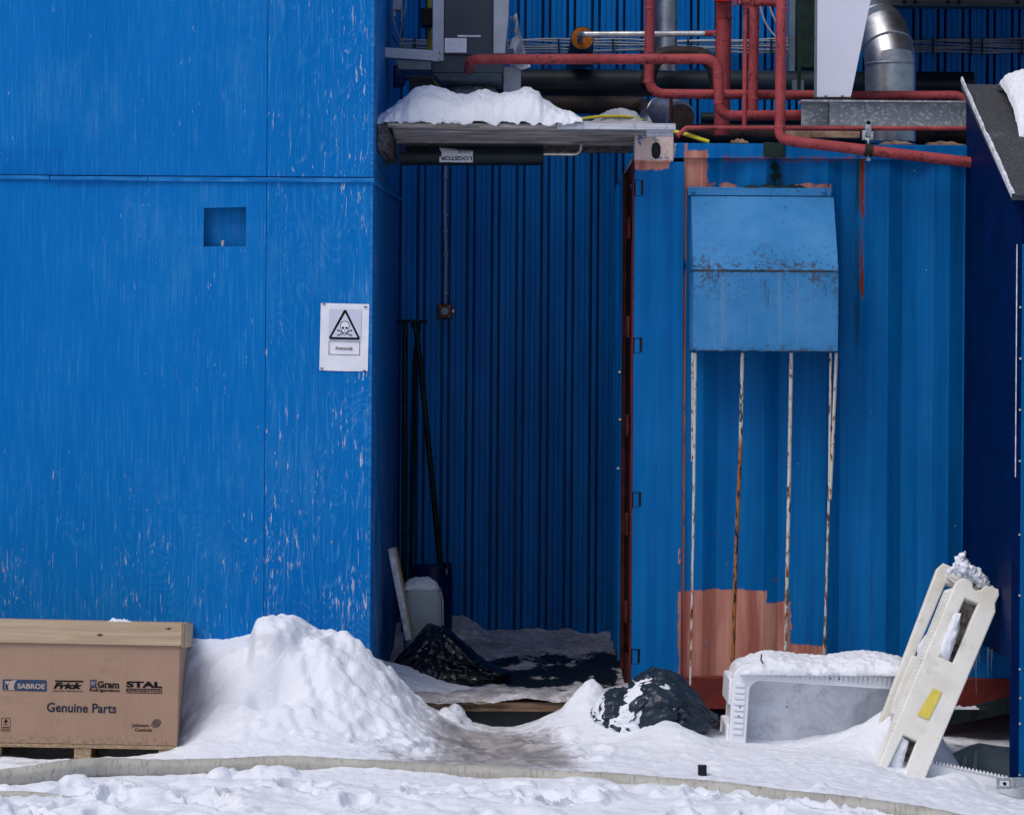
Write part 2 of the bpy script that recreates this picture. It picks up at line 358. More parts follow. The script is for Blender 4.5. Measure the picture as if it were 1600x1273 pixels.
M['chip'] = MAT('chipboard_block', (.4, .3, .2), .85, fn=f_chip)
def f_snow(g, c):
    p = g.pos(); d = g.attr('dirt')
    n1 = g.noise(p, 26, 6, .72); n2 = g.noise(p, 150, 4, .75); n3 = g.noise(p, 7, 5, .65)
    b = (.79, .82, .90)
    dn = g.m('ADD', g.m('MULTIPLY', n1, .55), g.m('MULTIPLY', g.noise(p, 5, 6, .7, sc=(1, 1.6, 2), loc=(2, 3, 1)), .45))
    dm = g.step(g.m('SUBTRACT', g.m('ADD', d, g.m('MULTIPLY', g.m('SUBTRACT', dn, .5), 2.6)), .5), -.35, .35)
    dm = g.mul(dm, g.step(d, .02, .2))
    dc = g.mix(g.step(n3, .35, .65), (.23, .215, .225), (.46, .43, .44))
    wet = g.attr('wet')
    wm = g.mul(g.step(g.m('ADD', wet, g.m('MULTIPLY', g.m('SUBTRACT', g.noise(p, 9, 6, .75, sc=(1, .6, 2)), .5), 1.7)), .42, .62), g.step(wet, .02, .15))
    dc = g.mix(wm, dc, (.008, .011, .012))
    dm = g.mx(dm, wm)
    col = g.mix(dm, b, dc)
    ro = g.mix(dm, (.62,) * 3, (.32,) * 3)
    h = g.m('ADD', g.m('ADD', g.m('MULTIPLY', n1, .6), g.m('MULTIPLY', n2, .34)), g.m('MULTIPLY', g.m('ABSOLUTE', g.m('SUBTRACT', g.noise(p, 12, 4, .6, .8), .5)), 1.2))
    return {'Base Color': col, 'Roughness': ro, 'Normal': g.bump(h, .55, .016)}
M['snow'] = MAT('snow', (.84, .855, .93), .6, fn=f_snow, Subsurface_Weight=.0)
def f_bag(g, c):
    p = g.obj(); n = g.noise(p, 7, 3, .5, 1.5, sc=(1, 1, 1)); n2 = g.noise(p, 24, 3, .5, 1.2)
    h = g.m('ADD', g.m('MULTIPLY', g.m('POWER', g.m('ABSOLUTE', g.m('SUBTRACT', n, .5)), .6), -1), g.m('MULTIPLY', g.m('POWER', g.m('ABSOLUTE', g.m('SUBTRACT', n2, .5)), .6), -.3))
    return {'Normal': g.bump(h, .30, .02)}
M['bag'] = MAT('black_bin_liner', (.004, .006, .010), .16, fn=f_bag, Specular_IOR_Level=.6)
M['bag2'] = MAT('dark_slate_bin_liner', (.018, .031, .050), .30, fn=f_bag)
def f_plast(g, c):
    p = g.obj(); n = g.noise(p, 5, 6, .7); n2 = g.noise(p, 40, 4, .7)
    b = g.mix(g.m('MULTIPLY', g.step(n, .5, .75), .4), c, tuple(x * .72 for x in c))
    return {'Base Color': g.mix(g.m('MULTIPLY', g.step(n2, .62, .72), .25), b, tuple(x * .5 for x in c)), 'Normal': g.bump(g.m('ADD', n, n2), .15, .003)}
M['tub'] = MAT('white_tub_plastic', (.80, .82, .88), .5, fn=f_plast)
M['tubin'] = MAT('grey_tub_lining', (.44, .475, .57), .55, fn=f_plast)
def f_tubin(g, c):
    p = g.obj(); n = g.noise(p, 6, 6, .75, .6); n2 = g.noise(p, 22, 5, .75)
    b = g.mix(g.step(n, .38, .66), (.72, .74, .80), (.50, .52, .58)); b = g.mix(g.m('MULTIPLY', g.step(n2, .56, .66), .4), b, (.33, .35, .40))
    return {'Base Color': g.mix(g.m('MULTIPLY', g.step(g.noise(p, 70, 2), .72, .75), .7), b, (.12, .13, .16))}
M['tubin'] = MAT('stained_tub_lining', (.44, .475, .57), .55, fn=f_tubin)
def f_cream(g, c):
    p = g.obj(); n = g.noise(p, 7, 6, .75); n2 = g.noise(p, 45, 5, .75); n3 = g.noise(p, 2.5, 5, .7)
    b = g.mix(g.step(n3, .4, .65), c, (.66, .63, .56)); b = g.mix(g.m('MULTIPLY', g.step(n, .55, .68), .45), b, (.48, .45, .39))
    return {'Base Color': g.mix(g.m('MULTIPLY', g.step(n2, .64, .70), .6), b, (.25, .22, .18)), 'Normal': g.bump(g.m('ADD', n, n2), .2, .004)}
M['cream'] = MAT('cream_plastic', (.78, .775, .74), .5, fn=f_cream)
def f_grime(g, c):
    p = g.obj(); n = g.noise(p, 14, 6, .75)
    return {'Base Color': g.mix(g.step(n, .38, .62), (.42, .40, .37), (.09, .065, .05))}
M['grime'] = MAT('grimy_plastic', (.3, .28, .25), .7, fn=f_grime)
M['canister'] = MAT('translucent_canister', (.36, .41, .45), .45, fn=f_plast)
M['drum'] = MAT('blue_drum_plastic', (.003, .010, .085), .4, fn=vary(.2, 5))
def f_hose(g, c):
    p = g.pos(); n = g.noise(p, 4, 5, .7); n2 = g.noise(p, 1, 4, .7, sc=(90, 20, 20))
    b = g.mix(g.step(n, .3, .7), (.33, .32, .29), (.46, .45, .415))
    b = g.mix(g.m('MULTIPLY', g.step(n2, .54, .64), .6), b, (.17, .155, .14))
    return {'Base Color': b, 'Normal': g.bump(g.m('ADD', n2, n), .35, .006)}
M['hose'] = MAT('pale_lay_flat_hose', (.5, .48, .43), .6, fn=f_hose)
def f_felt(g, c):
    p = g.pos(); n = g.noise(p, 110, 4, .8); n2 = g.noise(p, 5, 5, .7)
    b = g.mix(g.step(n, .38, .62), (.022, .025, .033), (.085, .09, .10))
    return {'Base Color': g.mix(g.m('MULTIPLY', g.step(n2, .55, .7), .4), b, (.15, .155, .17)), 'Normal': g.bump(n, .5, .004)}
M['felt'] = MAT('roofing_felt', (.05, .052, .06), .85, fn=f_felt)
M['navy'] = MAT('navy_shed_paint', (.0028, .026, .135), .45, fn=f_trim)
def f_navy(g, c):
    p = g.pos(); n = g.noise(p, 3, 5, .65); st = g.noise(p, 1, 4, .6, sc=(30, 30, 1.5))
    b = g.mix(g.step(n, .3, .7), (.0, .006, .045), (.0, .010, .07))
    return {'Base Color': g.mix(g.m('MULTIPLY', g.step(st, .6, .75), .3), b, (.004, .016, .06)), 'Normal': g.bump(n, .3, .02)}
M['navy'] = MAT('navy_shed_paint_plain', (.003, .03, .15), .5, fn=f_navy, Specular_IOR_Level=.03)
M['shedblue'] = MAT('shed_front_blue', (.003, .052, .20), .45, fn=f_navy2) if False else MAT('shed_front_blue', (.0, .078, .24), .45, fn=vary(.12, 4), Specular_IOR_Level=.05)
M['foundation'] = MAT('green_grey_concrete', (.022, .050, .048), .8, fn=vary(.4, 8, .5, 40))
M['ice'] = MAT('icicle_ice', (.55, .65, .8), .12, Transmission_Weight=.75, IOR=1.31)
M['rod'] = None
def f_rod(g, c):
    p = g.pos(); x, y, z = g.sep(p)
    n = g.noise(p, 1, 4, .7, sc=(60, 60, 16)); n2 = g.noise(p, 1, 4, .7, sc=(5, 5, 2), loc=(3, 3, 3))
    w = g.mix(n2, (.70, .70, .68), (.45, .42, .36))
    t = g.m('ADD', n, g.m('MULTIPLY', g.step(z, 1.6, .4), .07))
    r = g.mix(g.step(n, .58, .66), (.24, .10, .035), (.03, .02, .015))
    return {'Base Color': g.mix(g.step(t, .555, .60), w, r), 'Normal': g.bump(n, .5, .003)}
M['rod'] = MAT('peeling_white_rod', (.6, .6, .55), .6, fn=f_rod)
def f_rod2(g, c):
    p = g.pos(); x, y, z = g.sep(p)
    n = g.noise(p, 1, 4, .7, sc=(60, 60, 18)); 
    w = g.mix(g.step(z, 1.35, 1.25), (.55, .55, .50), (.34, .13, .035))
    return {'Base Color': g.mix(g.step(n, .52, .57), w, (.025, .018, .014)), 'Normal': g.bump(n, .5, .003)}
M['rod2'] = MAT('rusty_rod', (.5, .4, .3), .6, fn=f_rod2)
M['tan'] = MAT('tan_rod', (.42, .33, .25), .6, fn=vary(.3, 20))
M['rustsheet'] = MAT('rusty_tan_sheet', (.30, .19, .13), .7, fn=vary(.5, 18, .4))
M['trimw'] = MAT('peeling_white_trim', (.60, .62, .68), .6, fn=vary(.3, 25, .4))
M['film'] = MAT('white_plastic_film', (.72, .75, .84), .35, fn=vary(.12, 9, .5, 20))
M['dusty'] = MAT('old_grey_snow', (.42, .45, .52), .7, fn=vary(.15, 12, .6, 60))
M['redcase'] = MAT('red_case', (.14, .012, .014), .5)
M['red'] = MAT('red_bright', (.5, .02, .015), .5)

# ------------------------------------------------------------------ mesh helpers
class MB:
    def __init__(s): s.v = []; s.f = []
    def add(s, vs, fs):
        o = len(s.v); s.v += [tuple(v) for v in vs]; s.f += [tuple(i + o for i in f) for f in fs]; return s
    def box(s, x0, x1, y0, y1, z0, z1, mtx=None):
        vs = [Vector((x, y, z)) for z in (z0, z1) for y in (y0, y1) for x in (x0, x1)]
        if mtx: vs = [mtx @ v for v in vs]
        return s.add(vs, [(0, 2, 3, 1), (4, 5, 7, 6), (0, 1, 5, 4), (2, 6, 7, 3), (0, 4, 6, 2), (1, 3, 7, 5)])
    def prism(s, pts, off):       # closed polygon of 3-D points pushed along a vector
        n = len(pts); off = Vector(off)
        return s.add(list(pts) + [Vector(p) + off for p in pts],
                     [tuple(range(n))[::-1], tuple(range(n, 2 * n))] + [(i, (i + 1) % n, n + (i + 1) % n, n + i) for i in range(n)])
    def tube(s, pts, r, seg=14, cap=True, jit=None):
        pts = [Vector(p) for p in pts]; n = len(pts)
        rs = r if isinstance(r, (list, tuple)) else [r] * n
        t0 = (pts[1] - pts[0]).normalized(); up = Vector((0, 0, 1)) if abs(t0.z) < .9 else Vector((0, 1, 0))
        a = t0.cross(up).normalized(); vs = []
        for i, p in enumerate(pts):
            t = (pts[min(i + 1, n - 1)] - pts[max(i - 1, 0)]).normalized()
            a = (a - t * a.dot(t)).normalized(); b = t.cross(a)
            for k in range(seg):
                q = 2 * math.pi * k / seg; rr = rs[i] * (jit(i, k) if jit else 1)
                vs.append(p + (a * math.cos(q) + b * math.sin(q)) * rr)
        fs = [(i * seg + k, (i + 1) * seg + k, (i + 1) * seg + (k + 1) % seg, i * seg + (k + 1) % seg) for i in range(n - 1) for k in range(seg)]
        if cap: fs += [tuple(range(seg)), tuple(range((n - 1) * seg, n * seg))[::-1]]
        return s.add(vs, fs)
    def lathe(s, c, prof, seg=24, axis='Z'):  # prof: (radius, height)
        vs = []; c = Vector(c)
        for r_, h in prof:
            for k in range(seg):
                q = 2 * math.pi * k / seg; a, b = r_ * math.cos(q), r_ * math.sin(q)
                vs.append(c + (Vector((a, b, h)) if axis == 'Z' else Vector((a, h, b)) if axis == 'Y' else Vector((h, a, b))))
        n = len(prof)
        fs = [(i * seg + k, i * seg + (k + 1) % seg, (i + 1) * seg + (k + 1) % seg, (i + 1) * seg + k) for i in range(n - 1) for k in range(seg)]
        fs += [tuple(range(seg))[::-1], tuple(range((n - 1) * seg, n * seg))]
        return s.add(vs, fs)
    def build(s, name, mat, parent=None, bev=0, smooth=True, angle=35, seg=2, local=False):
        me = bpy.data.meshes.new(name)
        o = bpy.data.objects.new(name, me); COL.objects.link(o)
        off = Vector((0, 0, 0))
        if parent is not None:
            o.parent = parent
            if not local: off = world_loc(parent)
        elif not local:
            vs = np.array(s.v); off = Vector(((vs[:, 0].min() + vs[:, 0].max()) / 2, (vs[:, 1].min() + vs[:, 1].max()) / 2, vs[:, 2].min())); o.location = off
        me.from_pydata([tuple(Vector(v) - off) for v in s.v] if off.length else s.v, [], s.f)
        bm = bmesh.new(); bm.from_mesh(me); bmesh.ops.recalc_face_normals(bm, faces=bm.faces); bm.to_mesh(me); bm.free()
        me.materials.append(mat)
        if smooth:
            me.shade_smooth(); me.set_sharp_from_angle(angle=R(angle))
        if bev:
            b = o.modifiers.new('bevel', 'BEVEL'); b.width = bev; b.segments = seg; b.limit_method = 'ANGLE'; b.angle_limit = R(40)
        return o
def world_loc(o):
    v = Vector((0, 0, 0))
    while o is not None: v += o.location; o = o.parent
    return v
def tag(o, label, cat, group=None, kind=None):
    if label: o['label'] = label
    if cat: o['category'] = cat
    if group: o['group'] = group
    if kind: o['kind'] = kind
    return o
def thing(name, label, cat, loc=(0, 0, 0), group=None):
    o = bpy.data.objects.new(name, None); COL.objects.link(o); o.location = loc; o.empty_display_size = .1
    return tag(o, label, cat, group)
def pbox(mb, x0, y0, x1, y1, Y, dep):     # box whose front face fills a px rectangle at depth Y
    a, b = P(x0, (y0 + y1) / 2, Y).x, P(x1, (y0 + y1) / 2, Y).x
    t, u = P((x0 + x1) / 2, y0, Y).z, P((x0 + x1) / 2, y1, Y).z
    return mb.box(a, b, Y, Y + dep, u, t)
def fillet(pts, r, n=7):
    pts = [Vector(p) for p in pts]; out = [pts[0]]
    for i in range(1, len(pts) - 1):
        p, a, b = pts[i], pts[i - 1], pts[i + 1]; u, v = (a - p).normalized(), (b - p).normalized()
        ang = u.angle(v)
        if ang > 3.10: out.append(p); continue
        rr = r[i - 1] if isinstance(r, (list, tuple)) else r
        t = min(rr / math.tan(ang / 2), (a - p).length * .49, (b - p).length * .49)
        rr = t * math.tan(ang / 2); c = p + (u + v).normalized() * (rr / math.sin(ang / 2))
        s0, s1 = p + u * t - c, p + v * t - c; tot = s0.angle(s1)
        for k in range(n + 1):
            q = k / n; out.append(c + (s0 * math.sin((1 - q) * tot) + s1 * math.sin(q * tot)) / math.sin(tot))
    out.append(pts[-1]); return out
def plate(name, outline, holes, depth, mat, parent=None, bev=0., mtx=None, local=True):
    """flat plate with holes: 2-D points, extruded by depth along local z, then mtx"""
    cu = bpy.data.curves.new(name, 'CURVE'); cu.dimensions = '2D'; cu.fill_mode = 'BOTH'; cu.extrude = depth / 2; cu.bevel_depth = bev; cu.bevel_resolution = 1
    for pts in [outline] + list(holes):
        sp = cu.splines.new('POLY'); sp.points.add(len(pts) - 1); sp.use_cyclic_u = True
        for i, q in enumerate(pts): sp.points[i].co = (q[0], q[1], 0, 1)
    t = bpy.data.objects.new('tmp', cu); COL.objects.link(t)
    dg = bpy.context.evaluated_depsgraph_get(); me = bpy.data.meshes.new_from_object(t.evaluated_get(dg)); bpy.data.objects.remove(t)
    me.name = name
    if mtx: me.transform(mtx)
    me.materials.clear(); me.materials.append(mat); me.shade_smooth(); me.set_sharp_from_angle(angle=R(30))
    o = bpy.data.objects.new(name, me); COL.objects.link(o); o.parent = parent
    return o
def text(name, s, box, mtx, mat, parent, shear=0., bold=0.):
    """lettering fitted to box=(x0,x1,y0,y1) in the plane of mtx"""
    cu = bpy.data.curves.new(name, 'FONT'); cu.body = s; cu.shear = shear; cu.offset = bold; cu.resolution_u = 3
    t = bpy.data.objects.new('tmp', cu); COL.objects.link(t)
    dg = bpy.context.evaluated_depsgraph_get(); me = bpy.data.meshes.new_from_object(t.evaluated_get(dg)); bpy.data.objects.remove(t)
    v = np.empty(len(me.vertices) * 3, np.float32); me.vertices.foreach_get('co', v); v = v.reshape(-1, 3)
    lo, hi = v.min(0), v.max(0)
    v[:, 0] = box[0] + (v[:, 0] - lo[0]) / (hi[0] - lo[0]) * (box[1] - box[0])
    v[:, 1] = box[2] + (v[:, 1] - lo[1]) / (hi[1] - lo[1]) * (box[3] - box[2])
    me.vertices.foreach_set('co', v.ravel()); me.transform(mtx)
    me.materials.clear(); me.materials.append(mat); me.name = name
    o = bpy.data.objects.new(name, me); COL.objects.link(o); o.parent = parent
    return o
def grid_mesh(name, X, Yv, Z, mat, attrs=None, parent=None):
    nx, ny = X.shape
    co = np.stack([X, Yv, Z], -1).reshape(-1, 3)
    i = np.arange(nx * ny).reshape(nx, ny)
    f = np.stack([i[:-1, :-1], i[1:, :-1], i[1:, 1:], i[:-1, 1:]], -1).reshape(-1, 4)
    me = bpy.data.meshes.new(name); me.vertices.add(len(co)); me.vertices.foreach_set('co', co.astype(np.float32).ravel())
    me.loops.add(f.size); me.loops.foreach_set('vertex_index', f.ravel().astype(np.int32))
    me.polygons.add(len(f)); me.polygons.foreach_set('loop_start', np.arange(0, f.size, 4, dtype=np.int32))
    me.update(calc_edges=True); me.shade_smooth(); me.materials.append(mat)
    for k, a in (attrs or {}).items():
        at = me.attributes.new(k, 'FLOAT', 'POINT'); at.data.foreach_set('value', a.reshape(-1).astype(np.float32))
    o = bpy.data.objects.new(name, me); COL.objects.link(o); o.parent = parent
    return o

# ================================================================== the snow-covered ground
CP = [  # px, py, Y : points the snow surface passes through
 # banked along the plywood wall
 (-60,1008,-.62),(60,1006,-.62),(180,1003,-.62),(290,1001,-.62),(350,1000,-.62),(378,998,-.66),
 # the hump
 (405,1026,-.96),(440,1016,-.95),(478,1014,-.95),(508,1016,-.95),(528,1020,-.93),(548,1012,-.9),(572,1030,-.85),(600,1035,-.78),(622,1062,-.72),(642,1085,-.72),(665,1108,-.75),(690,1135,-.85),(706,1152,-.95),
 (560,1024,-.64),(605,1050,-.60),(450,990,-.62),
 (395,1058,-1.12),(430,1068,-1.16),(470,1062,-1.14),(520,1060,-1.12),(580,1085,-1.1),(640,1130,-1.1),(690,1160,-1.15),
 (320,1060,-1.0),(320,1110,-1.15),(400,1120,-1.3),(480,1125,-1.3),(560,1140,-1.3),(640,1165,-1.4),
 (310,1150,-1.35),(400,1165,-1.5),(500,1172,-1.6),(600,1180,-1.65),(270,1175,-1.50),
 # path to the landing
 (760,1138,-.40),(700,1122,-.42),(820,1136,-.40),(780,1146,-.62),(740,1160,-.9),(830,1158,-.9),(760,1180,-1.3),(860,1178,-1.3),(700,1186,-1.55),(800,1196,-1.7),
 (652,1092,-.42),(665,1095,-.30),(640,1080,-.3),
 (855,1118,-.40),(885,1104,-.42),(912,1088,-.46),(930,1082,-.47),(955,1096,-.42),(905,1130,-.75),(900,1165,-1.15),
 # round the bag
 (945,1160,-.95),(985,1152,-.98),(1010,1140,-.98),(1040,1127,-.98),(1062,1134,-.95),(1085,1152,-.88),(1118,1140,-.55),(1100,1150,-.80),(1140,1152,-.70),
 (1050,1175,-1.3),(960,1190,-1.5),(1000,1205,-1.7),
 # before the tub
 (1160,1163,-.86),(1240,1165,-.88),(1290,1160,-.88),(1330,1146,-.88),(1365,1125,-.88),(1395,1104,-.88),(1425,1100,-.9),(1450,1120,-.92),
 (1200,1190,-1.5),(1300,1185,-1.4),(1350,1190,-1.35),(1250,1222,-1.9),(1350,1225,-1.8),
 (1385,1203,-1.24),(1440,1217,-1.24),(1480,1212,-1.26),(1502,1210,-1.30),(1530,1232,-1.40),(1570,1247,-1.5),(1600,1256,-1.58),(1490,1232,-1.08),(1530,1242,-1.08),(1570,1250,-1.10),(1620,1256,-1.15),(1650,1262,-1.6),
 (1460,1232,-1.75),(1550,1252,-1.95),(1650,1280,-2.2),
 # under the container and the shed
 (1150,1150,-.35),(1300,1150,-.3),(1500,1178,-.4),(1520,1222,-.8),(1560,1228,-.8),(1100,1140,.1),(1300,1140,.15),(1600,1160,.1),
 # foreground
 (0,1200,-1.75),(150,1186,-1.58),(100,1185,-1.45),(20,1182,-1.42),(60,1175,-1.0),(150,1172,-1.0),(250,1168,-1.1),(-60,1190,-1.5),
 (0,1240,-2.15),(100,1230,-2.05),(250,1224,-1.95),(400,1221,-1.95),(550,1223,-1.98),(700,1229,-2.05),(850,1238,-2.2),(1000,1248,-2.35),(1150,1258,-2.55),(1250,1270,-2.7),
 (0,1262,-2.5),(200,1255,-2.5),(400,1245,-2.5),(600,1250,-2.5),(800,1262,-2.55),(0,1300,-3.0),(400,1290,-3.0),(800,1295,-3.0),(1200,1310,-3.1),(1600,1320,-3.1),
]
cp = np.array([list(P(*c)) for c in CP])
far = np.array([(x, y, 0.02) for x in (-3.6, -2, 0, 2, 3.6) for y in (-4.2, -5.5)] + [(-3.4, y, .05) for y in (-3, -1.8)] + [(-3.4, -.6, .4), (3.6, -3, -.08), (3.6, -1.5, -.1), (3.6, 0, -.08), (-2.8, -.62, .4)])
cp = np.concatenate([cp, far])
def kern(r): return np.sqrt(r * r + .06 ** 2)
_A = kern(np.hypot(cp[:, None, 0] - cp[None, :, 0], cp[:, None, 1] - cp[None, :, 1]))
_n = len(cp); _Q = np.c_[np.ones(_n), cp[:, :2]]
_K = np.block([[_A + np.eye(_n) * .002, _Q], [_Q.T, np.zeros((3, 3))]])
_w = np.linalg.solve(_K, np.r_[cp[:, 2], 0, 0, 0])
def ground(x, y):
    x = np.asarray(x, float); y = np.asarray(y, float); z = _w[_n] + _w[_n + 1] * x + _w[_n + 2] * y
    for i in range(_n): z = z + _w[i] * kern(np.hypot(x - cp[i, 0], y - cp[i, 1]))
    return z
def axis(a, b, st, far_):
    c = list(np.arange(a, b + st / 2, st)); s = st
    lo, hi = [], []; v = a
    while v > -far_: s *= 1.22; v -= s; lo.append(v)
    s = st; v = b
    while v < far_: s *= 1.22; v += s; hi.append(v)
    return np.array(lo[::-1] + c + hi)
gx, gy = axis(-2.55, 2.75, .0105, 70), axis(-3.3, .2, .0105, 70)
GX, GY = np.meshgrid(gx, gy, indexing='ij')
inside = (np.abs(GX) < 3.4) & (GY > -5) & (GY < 1.5)
GZ = np.full(GX.shape, 0.0)
GZ[inside] = ground(GX[inside], GY[inside])
wt = sst(3.3, 2.8, np.abs(GX)) * sst(-4.8, -4, GY) * sst(.9, .2, GY)
GZ = GZ * wt + (-.02) * (1 - wt)
fg = sst(-1.80, -2.15, GY) * sst(1.7, .6, GX)                       # trodden foreground
mound = np.exp(-(((GX + .85) / .55) ** 2 + ((GY + 1.0) / .45) ** 2))
rightd = sst(.3, .6, GX)
wx_ = .08 * fbm(GX * 4, GY * 4, 6, 3); wy_ = .08 * fbm(GX * 4, GY * 4, 9, 3)
bil = np.abs(pn((GX + wx_) * 4.2 + 3, (GY + wy_) * 4.8 + 1, .4)) * 2.2
bil2 = 1 - np.abs(pn(GX * 13 + 7, GY * 14 + 2, 1.4)) * 2
dampf = sst(4.5, 3.0, np.hypot(GX, GY + 1))
rg = pn(GX * 4.3 + .6 * fbm(GX * 3, GY * 3, 8, 2), GY * 3.0, 2.2)
rid = lambda f, k: 1 - 2 * np.abs(pn(GX * f + wx_ * 3, GY * f + wy_ * 3, k))
near = (np.abs(GX) < 3) & (GY > -4)
GZ += dampf * (fg * (.020 * (bil - .5) + .020 * fbm(GX * 2.1, GY * 2.1, 2, 3) + .007 * fbm(GX * 11, GY * 11, 3, 4) + .012)
      + (1 - fg) * (.010 * fbm(GX * 4, GY * 5, 4, 4) + .0045 * fbm(GX * 22, GY * 24, 1, 3))
      + mound * (.036 * fbm(GX * 5, GY * 4, 7, 4) + .014 * rid(8, 5) + .008 * fbm(GX * 28, GY * 28, 2, 3))
      + .006 * rightd * fbm(GX * 7, GY * 9, 3, 3))
# boot prints and trodden ledges in the foreground
fr_ = random.Random(4)
for i in range(62):
    x, y, an = fr_.uniform(-2.4, 1.5), fr_.uniform(-3.25, -2.12), fr_.gauss(1.35, .6)
    if i > 52: x, y = fr_.uniform(-.6, .5), fr_.uniform(-1.5, -.7)
    L_, w_ = fr_.uniform(.10, .15), fr_.uniform(.042, .06); dx, dy = GX - x, GY - y
    m_ = (np.abs(dx) < .25) & (np.abs(dy) < .25); dx, dy = dx[m_], dy[m_]
    u_, v_ = dx * math.cos(an) + dy * math.sin(an), -dx * math.sin(an) + dy * math.cos(an)
    r_ = np.hypot(u_ / L_, v_ / (w_ * (1 + .25 * np.sin(u_ / L_ * 2.2)))) + .14 * fbm(GX[m_] * 14, GY[m_] * 14, i, 3)
    dep = fr_.uniform(.016, .034) * (.5 if i > 52 else 1)
    GZ[m_] += -dep * sst(1.12, .92, r_) + dep * .45 * np.exp(-((r_ - 1.25) / .16) ** 2) * (1 + .8 * fbm(GX[m_] * 30, GY[m_] * 30, i, 2))
# crumbs and clods
rc = random.Random(11)
def clod(x, y, r, h):
    global GZ
    d = np.hypot((GX - x) * (1 + .3 * math.sin(x * 99)), GY - y); m_ = d < r * 1.6
    n = 1 + .18 * pn(GX[m_] * 28, GY[m_] * 28, x)
    GZ[m_] = np.maximum(GZ[m_], GZ[m_] + h * np.clip(1 - (d[m_] / (r * n)) ** 2, 0, 1) ** .6)
for i in range(150): clod(rc.uniform(-2.2, 1.3), -2.0 - abs(rc.gauss(0, .35)), abs(rc.gauss(.012, .012)) + .006, rc.uniform(.005, .018))
for i in range(60): clod(rc.gauss(-.25, .5), rc.uniform(-1.6, -.5), rc.uniform(.01, .03), rc.uniform(.004, .016))
for i in range(170): clod(rc.gauss(-.75, .38), rc.uniform(-1.45, -.62), abs(rc.gauss(.008, .012)) + .007, rc.uniform(.004, .014))
for i in range(60): clod(rc.uniform(.2, 1.8), rc.uniform(-1.9, -.75), rc.uniform(.006, .014), rc.uniform(.003, .007))
for px, py, Y, r, h in ((120,1224,-2.0,.06,.040),(345,1218,-1.90,.075,.045),(388,1216,-1.90,.06,.032),(430,1215,-1.88,.08,.04),(912,1085,-.5,.06,.02),(1026,1243,-2.28,.02,.03),(966,1238,-2.22,.025,.02),(912,1082,-.52,.11,.03),(945,1078,-.50,.09,.02),(350,1118,-.50,.03,.02),(706,1113,-.42,.06,.05),(722,1112,-.40,.04,.04)):
    q = P(px, py, Y); clod(q.x, Y, r, h)
xl_ = P(386, 1000, -1.0).x
lob = sst(-.005, .06, GX - xl_ - .03 * fbm(GX * 0, GY * 5, 3, 2)) * sst(xl_ + .62, xl_ + .18, GX) * sst(-1.17, -1.04, GY - .03 * fbm(GX * 5, GY * 0, 3, 2)) * sst(-.63, -.72, GY)
GZ += lob * (1 - .35 * sst(xl_ + .06, xl_ - .02, GX)) * (.088 - .05 * np.clip((GX - xl_ - .10) / .2, 0, 1) + .018 * np.exp(-((GX - xl_ - .2) / .08) ** 2) + .02 * fbm(GX * 6, GY * 6, 4, 3))
lob2 = np.exp(-(((GX - xl_ - .12) / .11) ** 2 + ((GY + 1.17) / .06) ** 2)); GZ -= .13 * lob2
gul = np.exp(-(((GX - xl_ - .34 + .5 * (GY + 1.2)) / .05) ** 2)) * sst(-1.35, -1.15, GY) * sst(-.9, -1.05, GY); GZ -= .025 * gul
# lip of the hump that hangs over on its left, and the hollow below it
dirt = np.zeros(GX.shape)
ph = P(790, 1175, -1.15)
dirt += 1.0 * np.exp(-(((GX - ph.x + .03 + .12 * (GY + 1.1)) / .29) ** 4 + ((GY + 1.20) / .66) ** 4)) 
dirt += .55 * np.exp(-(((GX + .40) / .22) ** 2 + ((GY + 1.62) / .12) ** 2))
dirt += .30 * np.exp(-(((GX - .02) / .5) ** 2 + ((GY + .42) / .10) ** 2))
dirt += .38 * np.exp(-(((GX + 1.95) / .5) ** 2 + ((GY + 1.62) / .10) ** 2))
pm = P(458, 1015, -.95)
k = np.exp(-(((GX - pm.x) / .20) ** 2 + ((GY + 1.02) / .16) ** 2)) * np.clip((GZ - .25) / .25, 0, 1)
OX = GX - .045 * k * sst(.02, -.16, GX - pm.x); OY = GY - .10 * k * np.clip((GZ - .42) / .1, 0, 1)
sg = grid_mesh('snow_ground', OX, OY, GZ, M['snow'], {'dirt': np.clip(dirt, 0, 1), 'wet': np.zeros(GX.shape)})
tag(sg, None, None, kind='structure'); sg['label'] = 'trodden white snow covering the yard in front of the buildings'

# ================================================================== plywood building
YF = -.6
pl = thing('plywood_building', 'tall building clad in bright blue painted plywood sheets, left of the recess', 'building', (P(300, 600, YF).x, YF, 0))
xe = P(581, 600, YF).x; xl = P(-260, 600, YF).x; xj = P(414.5, 600, YF).x; zt = 5.2
ztr = P(300, 279, YF).z
g_ = .0022
def panel(x0, x1, z0, z1, holes=(), name='plywood_sheet', lab=None):
    m_ = Matrix.Translation((0, YF + .009, 0)) @ Matrix.Rotation(R(90), 4, 'X')
    o = plate(name, [(x0, z0), (x1, z0), (x1, z1), (x0, z1)], holes, .018, M['ply'], pl, .0012, m_)
    for v in o.data.vertices: v.co -= pl.location
    return o
hx0, hx1, hz0, hz1 = P(318, 355, YF).x, P(385, 355, YF).x, P(350, 386, YF).z, P(350, 323, YF).z
panel(xl, xj - g_, -.3, ztr - .012, [[(hx0, hz0), (hx1, hz0 + .002), (hx1 - .001, hz1), (hx0 + .001, hz1 - .006)]])
panel(xj + g_, xe - .016, -.3, ztr - .012)
panel(xl, xj - g_, ztr + .012, zt)
panel(xj + g_, xe - .016, ztr + .012, zt)
MB().box(xl, xe - .031, YF + .16, YF + .22, -.3, zt).build('backing_wall', M['black'], pl)
bt_ = MB()
